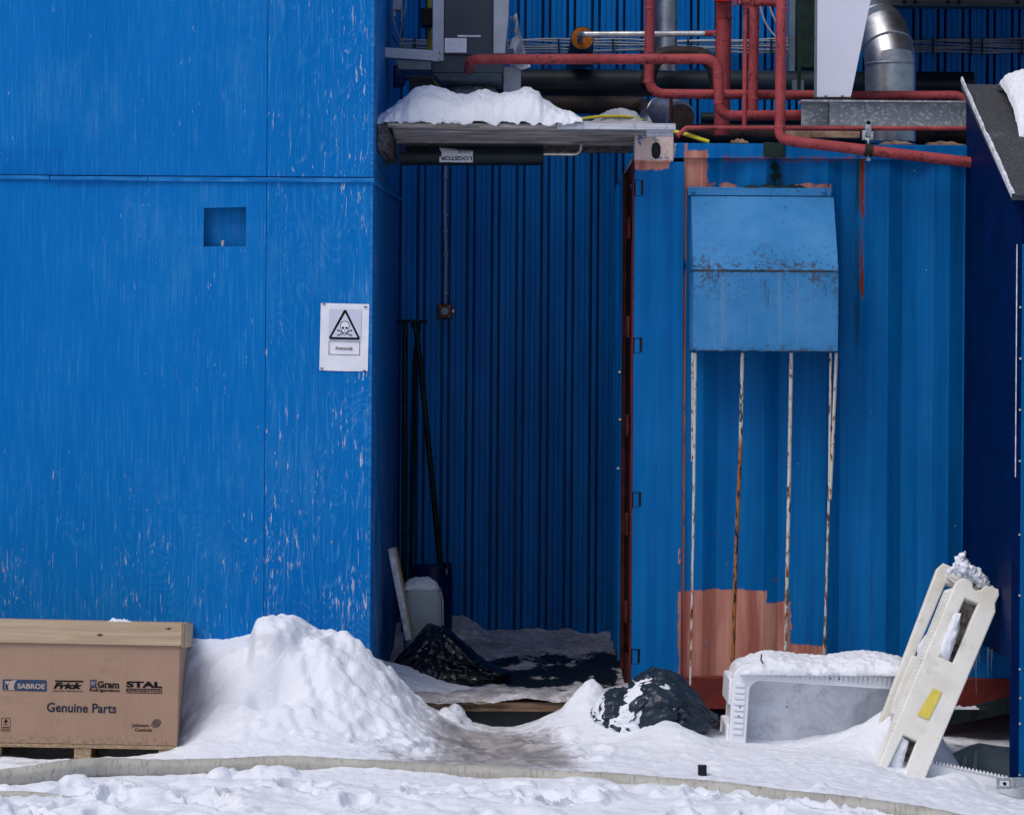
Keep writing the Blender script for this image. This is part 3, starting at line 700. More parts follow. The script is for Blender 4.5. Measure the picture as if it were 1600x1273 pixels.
bt_.box(xj - .04, xj + .04, YF + .0185, YF + .155, -.3, ztr - .03); bt_.box(xj - .04, xj + .04, YF + .0185, YF + .155, ztr + .03, zt); bt_.box(xl, xe - .032, YF + .0185, YF + .155, ztr - .029, ztr + .029)
bt_.build('batten', M['black'], pl)
rp = MB(); rp.box(hx0 - .03, hx1 + .03, YF + .06, YF + .07, hz0 - .03, hz1 + .03); rp.build('hatch_panel', M['ply'], pl)
rm = MB()
rm.box(hx0 - .02, hx0 - .0005, YF + .0185, YF + .0995, hz0 - .02, hz1 + .02); rm.box(hx1 + .0005, hx1 + .02, YF + .0185, YF + .0995, hz0 - .02, hz1 + .02)
rm.box(hx0 - .0004, hx1 + .0004, YF + .0185, YF + .0995, hz1 + .0005, hz1 + .02); rm.box(hx0 - .0004, hx1 + .0004, YF + .0185, YF + .0995, hz0 - .02, hz0 - .0005)
rm.build('hatch_frame', M['black'], pl)  # sides of the hole coloured black for the shade inside it
q = P(348, 380, YF + .03); hk = MB(); hk.box(q.x - .006, q.x + .006, YF + .025, YF + .03, q.z - .012, q.z + .012); hk.tube([(q.x, YF + .04, q.z - .008), (q.x, YF + .005, q.z - .012)], .004, 8)
hk.build('latch_tab', M['cable'], pl)
tr = MB(); tr.box(xl, P(78, 279, YF).x - .001, YF - .012, YF, P(40, 281, YF).z, P(40, 274.5, YF).z)
tr.build('trim_strip', M['trim'], pl, .0015)
tr = MB(); a, b = P(79, 279, YF), P(231, 279, YF); tr.box(a.x, b.x, YF - .017, YF, P(155, 282.5, YF).z, P(155, 276, YF).z); tr.build('trim_strip', M['trim'], pl, .0015)
tr = MB(); tr.box(b.x + .001, xe + .004, YF - .012, YF, P(400, 284.5, YF).z, P(400, 277.5, YF).z); tr.build('trim_strip', M['trim'], pl, .0015)
ct = MB(); ct.box(xe - .0145, xe, YF - .002, YF + .03, -.3, ztr - .012); ct.build('corner_strip', M['trim'], pl, .0015)
ct = MB(); ct.box(xe - .0145, xe, YF - .002, YF + .03, ztr + .012, zt); ct.build('corner_strip', M['trim'], pl, .0015)
sw = MB(); sw.box(xe - .03, xe - .002, YF + .032, 2.56, -.3, ztr - .012 + .10); sw.build('side_sheet', M['ply'], pl)
zb_ = ztr + .094
sw = MB(); sw.box(xe - .03, xe - .002, YF + .032, 2.56, zb_, zt); sw.build('side_sheet', M['ply'], pl)
ss = MB(); ss.prism([(xe - .002, YF + .03, ztr), (xe + .012, YF + .03, ztr - .004), (xe + .012, 2.5, ztr + .082), (xe - .002, 2.5, ztr + .086)], (0, 0, -.02)); ss.build('side_trim', M['trim'], pl)
sc_ = MB()
for px, ys in ((410, (61, 146, 262, 284, 370, 604, 697, 778, 883, 960)), (419, (61, 148, 284, 370, 524, 604, 697, 775, 883)), (197, (171, 381, 503, 615, 707, 838, 935)), (571, (361, 441, 640, 714, 874, 951)), (572, (48, 178, 290)), (134, (770,))):
    for py in ys:
        q = P(px + random.uniform(-1, 1), py, YF); sc_.lathe((q.x, YF + .0015, q.z), [(.0085, -.0025), (.0085, .0008), (.003, .001)], 8, 'Y')
so_ = sc_.build('screw', M['black'], pl); so_['kind'] = 'stuff'

# the warning poster
q = P(537.5, 527.5, YF)
ps = thing('warning_sign', 'white paper warning sign with skull triangle and the word Ammoniak, stapled to blue plywood', 'sign', (q.x, YF - .004, q.z))
ps.rotation_euler = (0, R(.9), 0)
s_ = S(1, YF)
def pz(px, py): return ((px - 537.5) * s_, (527.5 - py) * s_)
def zz(ex, ey): return (490 + ex / 9.79, 460 + ey / 9.79)   # reading coordinates of the enlarged view
def pe(ex, ey): return pz(*zz(ex, ey))
mP = lambda o: Matrix.Translation((0, -o, 0)) @ Matrix.Rotation(R(90), 4, 'X')
# paper slightly wavy
nx_, nz_ = 14, 18; pv = []; 
for i in range(nx_ + 1):
    for j in range(nz_ + 1):
        u, v = i / nx_, j / nz_; a = pe(100 + 740 * u, 1165 - 1025 * v)
        pv.append((a[0], -.0015 * math.sin(v * 9) * (1 - v) - .004 * max(0, .12 - v) * 8 * u * (1 - u) * 4 * .4, a[1] - .002 * math.sin(u * 3.1) * (v < .01)))
pf = [(i * (nz_ + 1) + j, (i + 1) * (nz_ + 1) + j, (i + 1) * (nz_ + 1) + j + 1, i * (nz_ + 1) + j + 1) for i in range(nx_) for j in range(nz_)]
MB().add(pv, pf).build('paper', M['paper'], ps, local=True)
def poly(name, pts, o, mat, holes=(), d=.0003): return plate(name, pts, holes, d, mat, ps, 0, mP(o))
poly('print_panel', [pe(232, 690), pe(722, 690), pe(722, 232), pe(232, 232)], .0030, M['paper2'])
def rtri(cx, cy, hw, top, bot, r):
    P3 = [(cx, top), (cx + hw, bot), (cx - hw, bot)]; pts = fillet([Vector((*p, 0)) for p in (P3[2], P3[0], P3[1], P3[2], P3[0])], r, 5)[1:-1]
    out = []
    for p in pts:
        if not out or (Vector(out[-1]) - Vector(p[:2])).length > .5: out.append(tuple(p[:2]))
    return out[:18]
poly('triangle', [pe(*p) for p in rtri(474, 0, 252, 205, 690, 26)], .0034, M['ink'], [])
poly('triangle_field', [pe(*p) for p in [(478, 285), (672, 655), (276, 655)]], .0038, M['paper2'])
sk = [(474 + 72 * math.cos(t), 470 - 65 * math.sin(t)) for t in [math.pi * i / 12 for i in range(13)]] + [(410, 530), (432, 560), (440, 590), (460, 620), (490, 620), (512, 590), (520, 560), (538, 530)]
poly('skull', [pe(*p) for p in sk], .0045, M['ink'])
sk2 = [(474 + (x - 474) * .86, 512 + (y - 512) * .90) for x, y in sk]
poly('skull_face', [pe(*p) for p in sk2], .0049, M['paper'])
for ex in (448, 504): poly('eye_socket', [pe(ex + 21 * math.cos(t), 513 + 19 * math.sin(t)) for t in [i * .7854 for i in range(8)]], .0053, M['ink'])
poly('nose_hole', [pe(474, 530), pe(488, 556), pe(460, 556)], .0053, M['ink'])
poly('jaw_line', [pe(428, 560), pe(455, 580), pe(495, 580), pe(522, 560), pe(505, 592), pe(445, 592)], .0053, M['ink'])
for a, b in (((370, 550), (575, 625)), ((375, 628), (578, 548))):
    dx, dy = b[0] - a[0], b[1] - a[1]; L = math.hypot(dx, dy); nx, ny = -dy / L * 8, dx / L * 8
    poly('bone', [pe(a[0] + nx, a[1] + ny), pe(b[0] + nx, b[1] + ny), pe(b[0] - nx, b[1] - ny), pe(a[0] - nx, a[1] - ny)], .0042, M['inkblue'])
    for e in (a, b): poly('bone_end', [pe(e[0] + 15 * math.cos(t), e[1] + 13 * math.sin(t)) for t in [i * .7854 for i in range(8)]], .0041, M['inkblue'])
poly('label_frame', [pe(236, 926), pe(712, 926), pe(712, 716), pe(236, 716)], .0034, M['ink'], [[pe(243, 919), pe(705, 919), pe(705, 723), pe(243, 723)]])
a, b = pe(335, 850), pe(608, 795); text('lettering', 'Ammoniak', (a[0], b[0], a[1], b[1]), mP(.0036), M['ink'], ps, bold=.012)
for ex, ey in ((150, 155), (785, 184), (138, 1138), (788, 1160)):
    st_ = MB(); a = pe(ex, ey); st_.box(a[0] - .0065, a[0] + .0065, -.005, -.002, a[1] - .002, a[1] + .002); st_.build('staple', M['ink'], ps, local=True)

# ================================================================== corrugated back wall
YB = 2.5
bw = thing('cladding_wall', 'dark blue corrugated sheet metal wall at the back of the recess and above the container', 'wall', (0, YB, 0))
pit = S(38.6, YB); x0w = P(626, 600, YB).x - pit
rels = (0, .165, .185, .345, .365, .525, .545, .645)      # micro steps on the wide flat, then slot, rib, slot
def clad(name, xa, n, z0, z1, jag=False):
    m_ = MB(); prof = []
    for i in range(n):
        b = xa + i * pit
        for t, dy in ((0, 0), (.19, 0), (.205, .004), (.225, 0), (.40, 0), (.415, .004), (.44, 0), (.60, 0), (.602, .10), (.718, .10), (.72, .0), (.89, .0), (.892, .10), (.998, .10)):
            prof.append((b + t * pit, YB + dy))
    prof.append((xa + n * pit, YB))
    k = len(prof); vs = [(x, y, z) for z in (z0, z1) for x, y in prof]
    m_.add(vs, [(i, i + 1, k + i + 1, k + i) for i in range(k - 1)])
    return m_.build(name, M['clad'], bw, smooth=False)
zc0 = P(800, 990, YB).z
for i in range(8): clad('cladding_sheet', x0w + i * 5 * pit, 5, zc0, 4.6)
fo = MB(); fo.box(x0w, 3.3, YB + .002, YB + .2, -.3, zc0 - .0); fo.build('foundation', M['foundation'], bw)
fl_ = MB(); fl_.box(x0w, 3.3, YB - .008, YB + .011, zc0 - .012, zc0); fl_.build('base_flashing', M['dkgreen'], bw)
bt = MB()
for row, (py, every, ph_) in enumerate(((895, 1, 0), (632, 2, 0), (368, 2, 1), (106, 1, 0))):
    for i in range(40):
        if (i + ph_) % every: continue
        x = x0w + (i + .805) * pit; z = P(CX + (x * FPX / 16.5), py, YB).z
        if PROJ((x, YB, z))[0] > 1640: continue
        bt.lathe((x, YB - .003, z), [(.012, .003), (.012, 0), (.006, -.001), (.006, -.006)], 8, 'Y')
b_ = bt.build('screw', M['clad'], bw); b_['kind'] = 'stuff'

# conduit and red switch on the wall
cd = thing('conduit', 'thin grey conduit running down the corrugated wall to the red-rimmed switch', 'conduit', P(697, 475, YB - .03))
MB().tube([P(696, 250, YB - .02), P(695, 330, YB - .02), P(696.5, 400, YB - .02), P(695.5, 475, YB - .02)], S(2.1, YB), 8).build('tube', M['ltgrey'], cd)
for py in (276, 337, 362, 398, 458): pbox(MB(), 692.5, py - 2, 700.5, py + 1.5, YB - .030, .02).build('clip', M['cable'], cd, .001)
sw_ = thing('wall_switch', 'small red-rimmed square switch box with round glass on the corrugated wall', 'switch', P(695, 498, YB - .05))
pbox(MB(), 684, 475, 706, 498, YB - .055, .05).build('case', M['redcase'], sw_, .006)
pbox(MB(), 686, 477, 704, 496, YB - .058, .003).build('cover', M['rustsheet'], sw_, .002)
q = P(695, 486.5, YB - .06); MB().lathe(q, [(S(8.3, YB), .0), (S(8.3, YB), -.012), (S(6.8, YB), -.012)], 20, 'Y').build('ring', M['redcase'], sw_)
MB().lathe(q + Vector((0, -.002, 0)), [(S(6.5, YB), .0), (S(6.2, YB), -.013), (S(3, YB), -.018)], 18, 'Y').build('glass', M['canister'], sw_)
q = P(708, 486.5, YB - .04); MB().lathe(q, [(.006, -.01), (.012, -.004), (.012, .006), (.005, .012)], 10, 'Y').build('knob', M['steel'], sw_)

# ================================================================== shipping container
x_r = 6.4; YC = 0.0
ct_ = thing('shipping_container', 'blue corrugated shipping container with pink primer patches standing right of the recess', 'container', (3.4, 1.2, 0))
xp1 = P(1066, 600, 0).x; zT = P(1020, 213, 0).z; zTr = P(1200, 225, 0).z; zTb = P(1200, 248, 0).z; zB1 = P(1100, 1057, 0).z; zB0 = P(1100, 1107, 0).z
zc_ = P(1020, 253, 0).z
cu_h = [(P(1025, 236, 0).x + S(8.6, 0) * math.cos(t), (P(1025, 235.5, 0).z + S(14.5, 0) * math.copysign(abs(math.sin(t)) ** .75, math.sin(t)))) for t in [i * math.pi / 12 for i in range(24)]]
def cplate(name, outline, holes, Y, th, mat=M['cont'], bev=.002):
    o = plate(name, outline, holes, th, mat, ct_, bev, Matrix.Translation((0, Y + th / 2, 0)) @ Matrix.Rotation(R(90), 4, 'X'))
    for v in o.data.vertices: v.co -= ct_.location
    return o
xcr = P(1051, 230, 0).x
cplate('corner_casting', [(XC0, zc_), (xcr, zc_), (xcr, zT), (XC0, zT)], [cu_h], -.006, .012, bev=.004)
MB().box(XC0 + .001, xcr - .001, .02, .17, zc_ + .001, zT - .001).build('casting_block', M['black'], ct_)
slots = []
for py in (294, 540, 781, 1026):
    a, b = P(990 - (py - 294) * .003, py - 13, 0), P(1005, py + 13, 0); slots.append([(XC0 - .05, b.z), (XC0 + .042, b.z), (XC0 + .042, a.z), (XC0 - .05, a.z)])
# post plate with lashing notches cut into its left edge
edge_pts = [(XC0, zc_ - .001)]
ol = [(xp1, zB1 - .02), (xp1, zc_ - .001), (XC0, zc_ - .001)]
for s_l in slots:
    zt_, zb__ = s_l[2][1], s_l[0][1]
    ol += [(XC0, zt_), (XC0 + .040, zt_), (XC0 + .040, zb__), (XC0, zb__)]
ol += [(XC0, -.02), (xp1, -.02)] if False else [(XC0, zB1 - .02)]
cplate('corner_post', ol, [], 0.0, .01, bev=.0015)
MB().box(XC0 + .0005, xp1 - .001, .02, .10, -.05, zB1 - .021).build('bottom_casting', M['redrust'], ct_)
for s_l in slots:
    zt_, zb__ = s_l[2][1], s_l[0][1]
    r_ = MB(); r_.box(XC0 + .003, XC0 + .026, .004, .012, zb__ + .004, zt_ - .004); r_.box(XC0 + .026, XC0 + .0395, .0062, .012, zb__ + .001, zb__ + .008); r_.build('lashing_lug', M['cont'], ct_)
MB().box(XC0 + .003, xp1 - .002, .0125, .06, zB1 - .02, zc_ - .002).build('post_core', M['black'], ct_)
MB().box(xcr + .001, x_r, .004, .06, zTb, zTr).build('top_rail', M['cont'], ct_, .003)
MB().box(xp1 - .012, x_r, .002, .08, zB0, zB1).build('bottom_rail', M['redrust'], ct_, .004)
# corrugated side sheet (trapezoids)
cw = MB(); prof = []; x = xp1 + .0005; prof.append((x, .028)); 
xk = P(1100, 600, 0).x; pc = S(96, 0)
prof.append((xk - .02, .028))
while xk < x_r - .4:
    prof += [(xk, .028), (xk + pc * .24, .062), (xk + pc * .50, .062), (xk + pc * .74, .028)]; xk += pc
prof.append((x_r, .028)); k = len(prof)
zs = [zB1, zTb]; cw.add([(a, b, z) for z in zs for a, b in prof], [(i, i + 1, k + i + 1, k + i) for i in range(k - 1)])
cw.build('side_sheet', M['cont'], ct_, smooth=False)
sm = MB(); a = P(1341, 400, .03).x; sm.box(a - .003, a + .003, .022, .026, zB1 + .01, zTb - .01) 
MB().box(XC0 + .02, x_r, .062, 2.42, zTr - .03, zTr - .012).build('roof', M['cont'], ct_)
MB().box(XC0 + .02, x_r, .09, 2.42, zB0 + .02, zB1 - .01).build('floor', M['redrust'], ct_)
MB().box(x_r - .02, x_r, .02, 2.42, zB0, zTb).build('end_wall', M['cont'], ct_)
MB().box(XC0 + .02, x_r, 2.40, 2.42, zB1, zTb).build('rear_sheet', M['cont'], ct_)
# door end facing the recess
MB().box(XC0 - .010, XC0 - .001, .012, .15, zB1 - .1, zc_).build('end_post', M['redrust'], ct_, .003)
MB().box(XC0 - .004, XC0 + .010, 2.28, 2.42, zB1 - .1, zc_).build('end_post', M['clad'], ct_, .003)
MB().box(XC0 - .013, XC0 - .001, .161, 2.279, zB1 - .1, zB1 + .06).build('end_sill', M['darkred'], ct_, .003)
MB().box(XC0 - .013, XC0 - .001, .161, 2.279, zc_ - .08, zc_).build('end_header', M['darkred'], ct_, .003)
for y0 in (.17, 1.225): 
    MB().box(XC0 + .004, XC0 + .03, y0, y0 + 1.045, zB1 + .065, zc_ - .085).build('door', M['darkred'] if y0 < 1 else M['clad'], ct_, .004)
for y0 in (.55, .95, 1.5, 1.9):
    MB().tube([(XC0 - .022, y0, zB1 - .02), (XC0 - .022, y0, zc_ - .02)], .013, 10).build('locking_bar', M['darkred'] if y0 < .9 else M['clad'], ct_)
for z in (.45, .85, 1.3, 1.75, 2.2):
    MB().box(XC0 - .03, XC0 - .0145, .06, .155, z, z + .10).build('hinge', M['darkred'], ct_, .004)
for py, dx in ((660, 0), (585, .1), (740, .2)): 
    q = P(980, py, .2); MB().tube([(XC0 - .040, .5 + dx, q.z), (XC0 - .046, .42 + dx, q.z + .01)], .006, 8).build('latch_rod', M['steel'], ct_)

# the vent hood
hd = thing('vent_hood', 'faded light blue steel vent hood bolted to the container side above four thin rods', 'vent hood', P(1190, 548, -.1))
hxl, hxr = P(1080, 307, -.03).x, P(1303, 307, -.03).x
zh0, zh1, zh2 = P(1190, 307, -.03).z, P(1190, 423, -.25).z, P(1190, 549, -.25).z
pbox(MB(), 1075, 293, 1299, 306, -.012, .036).build('flange', M['hood'], hd, .002)
tk = .004
def hoodface(a, b, name): 
    n = Vector((0, -(a[1] - b[1]) , 0))
    m_ = MB(); d = Vector((0, b[0] - a[0], b[1] - a[1])).normalized(); nn = Vector((0, -d.z, d.y)); nn = nn if nn.y > 0 else -nn
    m_.prism([(hxl, a[0], a[1]), (hxr, a[0], a[1]), (hxr, b[0], b[1]), (hxl, b[0], b[1])], nn * tk); return m_.build(name, M['hood'], hd, .0012)
hoodface((-.02, zh0), (-.25, zh1 + .002), 'sloping_panel'); hoodface((-.252, zh1), (-.25, zh2), 'front_panel')
for x, nm in ((hxl, 'side_panel'), (hxr - tk, 'side_panel')):
    MB().prism([(x, -.016, zh0 - .003), (x, -.246, zh1), (x, -.245, zh2), (x, .02, zh2), (x, .02, zh0 - .003)], (tk, 0, 0)).build(nm, M['hood'], hd)
for px in (1082, 1287):
    q = P(px, 299, -.02); MB().lathe(q, [(.011, .006), (.011, -.004), (.007, -.010)], 6, 'Y').build('bolt', M['hood'], hd)
def rod(pts, w, mat, name='rod'):
    MB().tube(pts, w, 8).build(name, mat, hd)
rod([P(1086.5, 551, -.20), P(1084, 780, -.10), P(1081.5, 920, -.06), P(1078.5, 1075, -.03)], [S(2.3, 0), S(2.2, 0), S(1.8, 0), S(1.8, 0)], M['rod'])
rod([P(1083, 551, -.18), P(1082.5, 720, -.09)], S(2.6, 0), M['rod'])
rod([P(1160, 551, -.20), P(1157, 700, -.12), P(1150, 860, -.06), P(1144, 1080, -.03)], S(3.0, 0), M['rod2'])
rod([P(1236.5, 551, -.20), P(1233, 760, -.10), P(1227.5, 1022, -.03)], S(3.0, 0), M['rod'])
rod([P(1298, 551, -.19), P(1295.5, 770, -.10), P(1288, 1022, -.03)], S(2.0, 0), M['rod'])
rod([P(1307, 551, -.20), P(1301, 700, -.13), P(1297, 780, -.10)], S(2.6, 0), M['rod'])
# crust and moss on the hood top
def lumpstrip(name, lab, cat, xa, xb, py, Y, h, w, mat, seed, kind='stuff', Z=None):
    n, m_ = 90, 9; a, b = P(xa, py, Y), P(xb, py, Y); X = np.linspace(a.x, b.x, n)[:, None] * np.ones(m_); V = np.ones((n, 1)) * np.linspace(-1, 1, m_)
    Yg = Y + V * w; e = np.clip(1 - V ** 2, 0, 1) ** .5 * sst(a.x, a.x + .04, X) * sst(b.x, b.x - .04, X)
    Zg = a.z + (b.z - a.z) * (X - a.x) / (b.x - a.x) + h * e * np.clip(.6 + .9 * fbm(X * 22, V * 2, seed, 4), 0, 2) - .003
    o = grid_mesh(name, X, Yg, Zg, mat, {'dirt': X * 0, 'wet': X * 0}); return tag(o, lab, cat, kind=kind)
lumpstrip('moss', 'dark green moss and dirt along the top edge of the vent hood', 'moss', 1155, 1262, 293, .005, .013, .018, M['dkgreen'], 3)
lumpstrip('rust_flakes', 'peeling pinkish rust flakes at the left of the hood top', 'rust flakes', 1085, 1160, 294, .005, .008, .018, M['rustsheet'], 5)

# ================================================================== upper pipework (stands on the container roof)
def pipe(label, pts, wpx, bend=.07, mat=M['pipe'], name='red_pipe', group=None, seg=18, collars=(), cat='pipe'):
    """pts: (px, py, Y); wpx: diameter in px at the first point"""
    r = S(wpx, pts[0][2]) / 2; q = [P(*p) for p in pts]; line = fillet(q, bend) if len(q) > 2 else q
    t = thing(name, label, cat, q[0], group)
    MB().tube(line, r, seg).build('pipe', mat, t)
    for c, d in collars:
        a, b = P(*c), P(*d); u = (b - a).normalized()
        MB().tube([a - u * .008, a - u * .004, a + u * .004, a + u * .008], [r * .99, r * 1.07, r * 1.07, r * .99], seg).build('weld_ring', mat, t)
    return t
pipe('thick upright red pipe rising behind the others with a rusted foot on the container', [(1132, -60, .6), (1128, 212, .6)], 25, collars=[((1131, 28, .6), (1130.9, 40, .6))])
pipe('red pipe running right from the grey cabinet then bending down before the thick upright', [(733, 110, .42), (735, 93, .20), (1121, 92.5, .20), (1125, 181, .20), (1160, 181, .22), (1262, 180, .3)], 16, .06,
     collars=[((1122.5, 115, .20), (1122.6, 120, .20)), ((1123.5, 162, .2), (1123.6, 170, .2)), ((1142, 181, .21), (1150, 181, .21))])
pipe('upright red pipe at the left bending into a long level run behind the white hopper', [(1016, -60, .42), (1014, 147, .42), (1260, 149, .42), (1330, 150, .42), (1500, 150, .42), (1513, 165, .42)], 15.5, .07,
     collars=[((1015, 14, .42), (1015, 20, .42)), ((1014, 128, .42), (1014, 134, .42)), ((1478, 150, .42), (1484, 150, .42))])
pipe('upright red pipe between the thin riser and the front pipe, ending in a tee', [(1180, -60, .32), (1176, 176, .32)], 16, collars=[((1177, 155, .32), (1177, 160, .32))])
pipe('short level red pipe joining two uprights at the top edge', [(1178, 5, .30), (1216, 6, .1)], 10)
t_ = pipe('thin red riser pipe standing on the thin level pipe', [(1166, -60, .06), (1165, 12, .06), (1163, 198, .06)], 7.2, .01)
pipe('thin level red pipe passing in front of the galvanised beam with a bent left end', [(1058, 214, .02), (1072, 200, .05), (1300, 200.5, .05), (1512, 201, .05)], 7.2, .02)
pipe('front red pipe dropping down then slanting right across the container top', [(1222, -60, -.10), (1218.5, 216, -.10), (1240, 221.5, -.10), (1517, 254, -.10)], 17, .075,
     collars=[((1222, 14, -.10), (1222, 20, -.10)), ((1219, 199, -.10), (1219, 205, -.10))])
for x0, x1, y1_ in ((1117, 1145, 3), (1147, 1160, 9), (1160, 1178, 6), (1178, 1190, 8)):
    pass
vf = thing('valve_block', 'red flanged valve block at the very top above the thin riser', 'valve', P(1165, 8, .06))
pbox(MB(), 1117, -20, 1144, 2, .5, .06).build('flange', M['red'], vf, .003)
for x0, x1, y1_ in ((1147, 1151, 9), (1153, 1159, 7), (1160, 1172, 5), (1174, 1178, 8), (1180, 1184, 7)): pbox(MB(), x0, -20, x1, y1_, .03, .05).build('flange', M['pipe'], vf, .002)
pbox(MB(), 1161, 4, 1171, 14, .045, .035).build('nut', M['pipe'], vf, .003)
pipe('bare steel pipe reaching from the orange foam end to the thick red upright', [(905, 66, 1.3), (908, 54, .62), (1118, 53, .6)], 9, .03, M['steel'], 'steel_pipe')
pipe('short red stub joining the steel pipe to the thick upright', [(1101, 53, .6), (1120, 52.5, .6)], 9.6, name='pipe_stub')
pj = thing('insulated_pipe_end', 'black jacketed pipe seen end-on with an orange foam face', 'pipe', P(909, 60, 1.2))
q = P(910, 60, 1.2); MB().lathe(q, [(S(18.5, 1.2), 0), (S(18.5, 1.2), 1.2)], 28, 'Y').build('jacket', M['blackpipe'], pj)
MB().lathe(q, [(S(17.2, 1.2), -.004), (S(17.2, 1.2), .01)], 28, 'Y').build('foam_face', M['orange'], pj)
pbox(MB(), 894, 62, 927, 92, 1.6, .5).build('saddle', M['black'], pj, .01)
# wall of pipes behind
pipe('thick black insulated pipe running level behind the red pipes', [(640, 128, 1.9), (1520, 134, 1.9)], 43, mat=M['blackpipe'], name='black_pipe', seg=28)
pipe('dark rusty pipe below the thick black one', [(700, 163, 1.55), (1012, 165, 1.55), (1015, 190, 1.2)], 28, .1, M['brown'], 'rusty_pipe', seg=22)
pipe('lowest dark pipe lying at the foot of the wall behind the container roof', [(1040, 208, 1.9), (1520, 212, 1.9)], 30, mat=M['brown'], name='rusty_pipe', seg=20)
pipe('black pipe between the thick black one and the container roof', [(1095, 186, 2.2), (1520, 188, 2.2)], 20, mat=M['blackpipe'], name='black_pipe', seg=20)
pipe('dark brown pipe arching behind the upright red pipes', [(1010, 135, 1.4), (1022, 84, 1.45), (1110, 84, 1.45), (1124, 140, 1.4)], 24, .16, M['brown'], 'rusty_pipe', seg=20)
t_ = pipe('tall silver duct going up between the red uprights', [(1041, -60, 1.7), (1040, 112, 1.7)], 36, mat=M['duct'], name='silver_duct', seg=28, cat='duct')
def duct(name, label, path, rpx, gores):
    t = thing(name, label, 'duct', P(*path[0])); r = S(rpx, path[0][2]); pts = [P(*p) for p in path]
    MB().tube(fillet(pts, .05, 2), r, 32).build('duct_body', M['duct'], t, angle=12)
    for c, d in gores:
        a, b = P(*c), P(*d); u = (b - a).normalized(); MB().tube([a - u * .006, a - u * .002, a + u * .002, a + u * .006], [r * .995, r * 1.035, r * 1.035, r * .995], 32).build('seam_ring', M['duct'], t)
    return t
dd = duct('duct_elbow', 'shiny segmented ventilation duct elbow right of the white hopper', [(1391, 222, 1.0), (1391, 92, 1.0), (1379, 50, 1.10), (1356, 26, 1.42), (1340, 16, 1.9)], 39.5,
     [((1390.5, 101, 1.0), (1390.5, 90, 1.0)), ((1387, 76, 1.03), (1384, 66, 1.055)), ((1374, 46, 1.16), (1368, 40, 1.24))])
pipe('thin dark red hanger rod below the level run beside the silver duct end', [(1048.5, 155, .42), (1048.5, 196, .42)], 5.5, mat=M['darkred'], name='hanger_rod', cat='rod')
dm_ = duct('flexible_duct', 'silver duct end lying open beside the canopy snow', [(1020, 200, 1.15), (1030, 178, 1.15), (1062, 184, 1.0)], 27, [((1030, 180, 1.15), (1036, 179, 1.13)), ((1042, 181, 1.1), (1050, 182, 1.07))])
q = P(1064, 184, .98); MB().lathe(q, [(S(21, 1), -.01), (S(21, 1), .01)], 24, 'Y').build('dark_mouth', M['brown'], dm_)
cb = thing('cable_bundle', 'bundle of grey cables clipped along the corrugated wall', 'cables', P(1000, 72, 2.4))
for i in range(7):
    pts = []
    for k in range(60):
        px = 560 + k * 18.5; pts.append(P(px, 63.0 + i * 2.9 + 1.4 * math.sin(px * .019 + i * 1.7) + .8 * math.sin(px * .05 + i) , 2.44 - .008 * (i % 2)))
    MB().tube(pts, S(1.35 if i not in (0, 6) else 1.9, 2.4), 6).build('cable', M['cable'], cb)
for px in (648, 873, 958, 1075, 1205, 1240, 1458, 1518, 1535, 1597): pbox(MB(), px - 1.5, 61, px + 1.5, 87, 2.405, .012).build('strap', M['black'], cb)
# loose curved cables
lc = thing('loose_cables', 'two loose grey cables curving down behind the front red pipe', 'cables', P(1200, 40, 1.2))
for (a, b, c, d) in (((1186, -10), (1188, 30), (1200, 50), (1222, 66)), ((1198, -10), (1204, 20), (1210, 35), (1224, 48))):
    pts = []
    for k in range(14):
        t = k / 13; w_ = [(1 - t) ** 3, 3 * t * (1 - t) ** 2, 3 * t * t * (1 - t), t ** 3]; pts.append(P(sum(w * p[0] for w, p in zip(w_, (a, b, c, d))), sum(w * p[1] for w, p in zip(w_, (a, b, c, d))), 1.2))
    MB().tube(pts, S(1.7, 1.2), 7).build('cable', M['cable'], lc)
gp = MB(); pbox(gp, 1233, -60, 1243, 112, 1.3, .05); tag(gp.build('steel_channel', M['bluegrey'], None, .003), 'narrow upright grey steel channel right of the front red pipe', 'channel')
gp = MB(); pbox(gp, 1247, -60, 1252, 150, 1.0, .03); tag(gp.build('steel_post', M['dkgreen'], None), 'thin dark green upright post behind the white hopper', 'post')
gp = MB(); pbox(gp, 1238, 125, 1256, 142, 1.2, .03); tag(gp.build('junction_plate', M['bluegrey'], None), 'small grey plate on the black pipe left of the hopper', 'plate')
dk = MB(); pbox(dk, 1244, -60, 1275, 108, 1.9, .3); tag(dk.build('dark_casing', M['dkgreen'], None, .01), 'dark casing standing against the wall left of the white hopper', 'casing')
# white hopper
hp = thing('white_hopper', 'tapered white sheet metal hopper standing on the galvanised beam', 'hopper', P(1302, 152, .2))
a = [P(1278, -60, .12), P(1373, -60, .12), P(1329.5, 152, .12), P(1276.5, 152, .12)]
MB().prism(a, (0, .012, 0)).build('front_sheet', M['white'], hp, .001)
MB().prism([P(1277.5, -60, .133), P(1277.5, -60, .50), P(1276, 152, .50), P(1276, 152, .133)], (-.012, 0, 0)).build('side_sheet', M['bluegrey'], hp)
MB().prism([P(1372, -60, .133), P(1372, -60, .50), P(1328, 152, .50), P(1328, 152, .133)], (-.008, 0, 0)).build('side_sheet', M['bluegrey'], hp)
for px in (1290, 1316): MB().lathe(P(px, 150, .115), [(.006, .005), (.006, -.003), (.003, -.006)], 8, 'Y').build('bolt', M['steel'], hp)
pbox(MB(), 1272, 152.5, 1334, 156, .10, .42).build('foot_plate', M['brown'], hp)
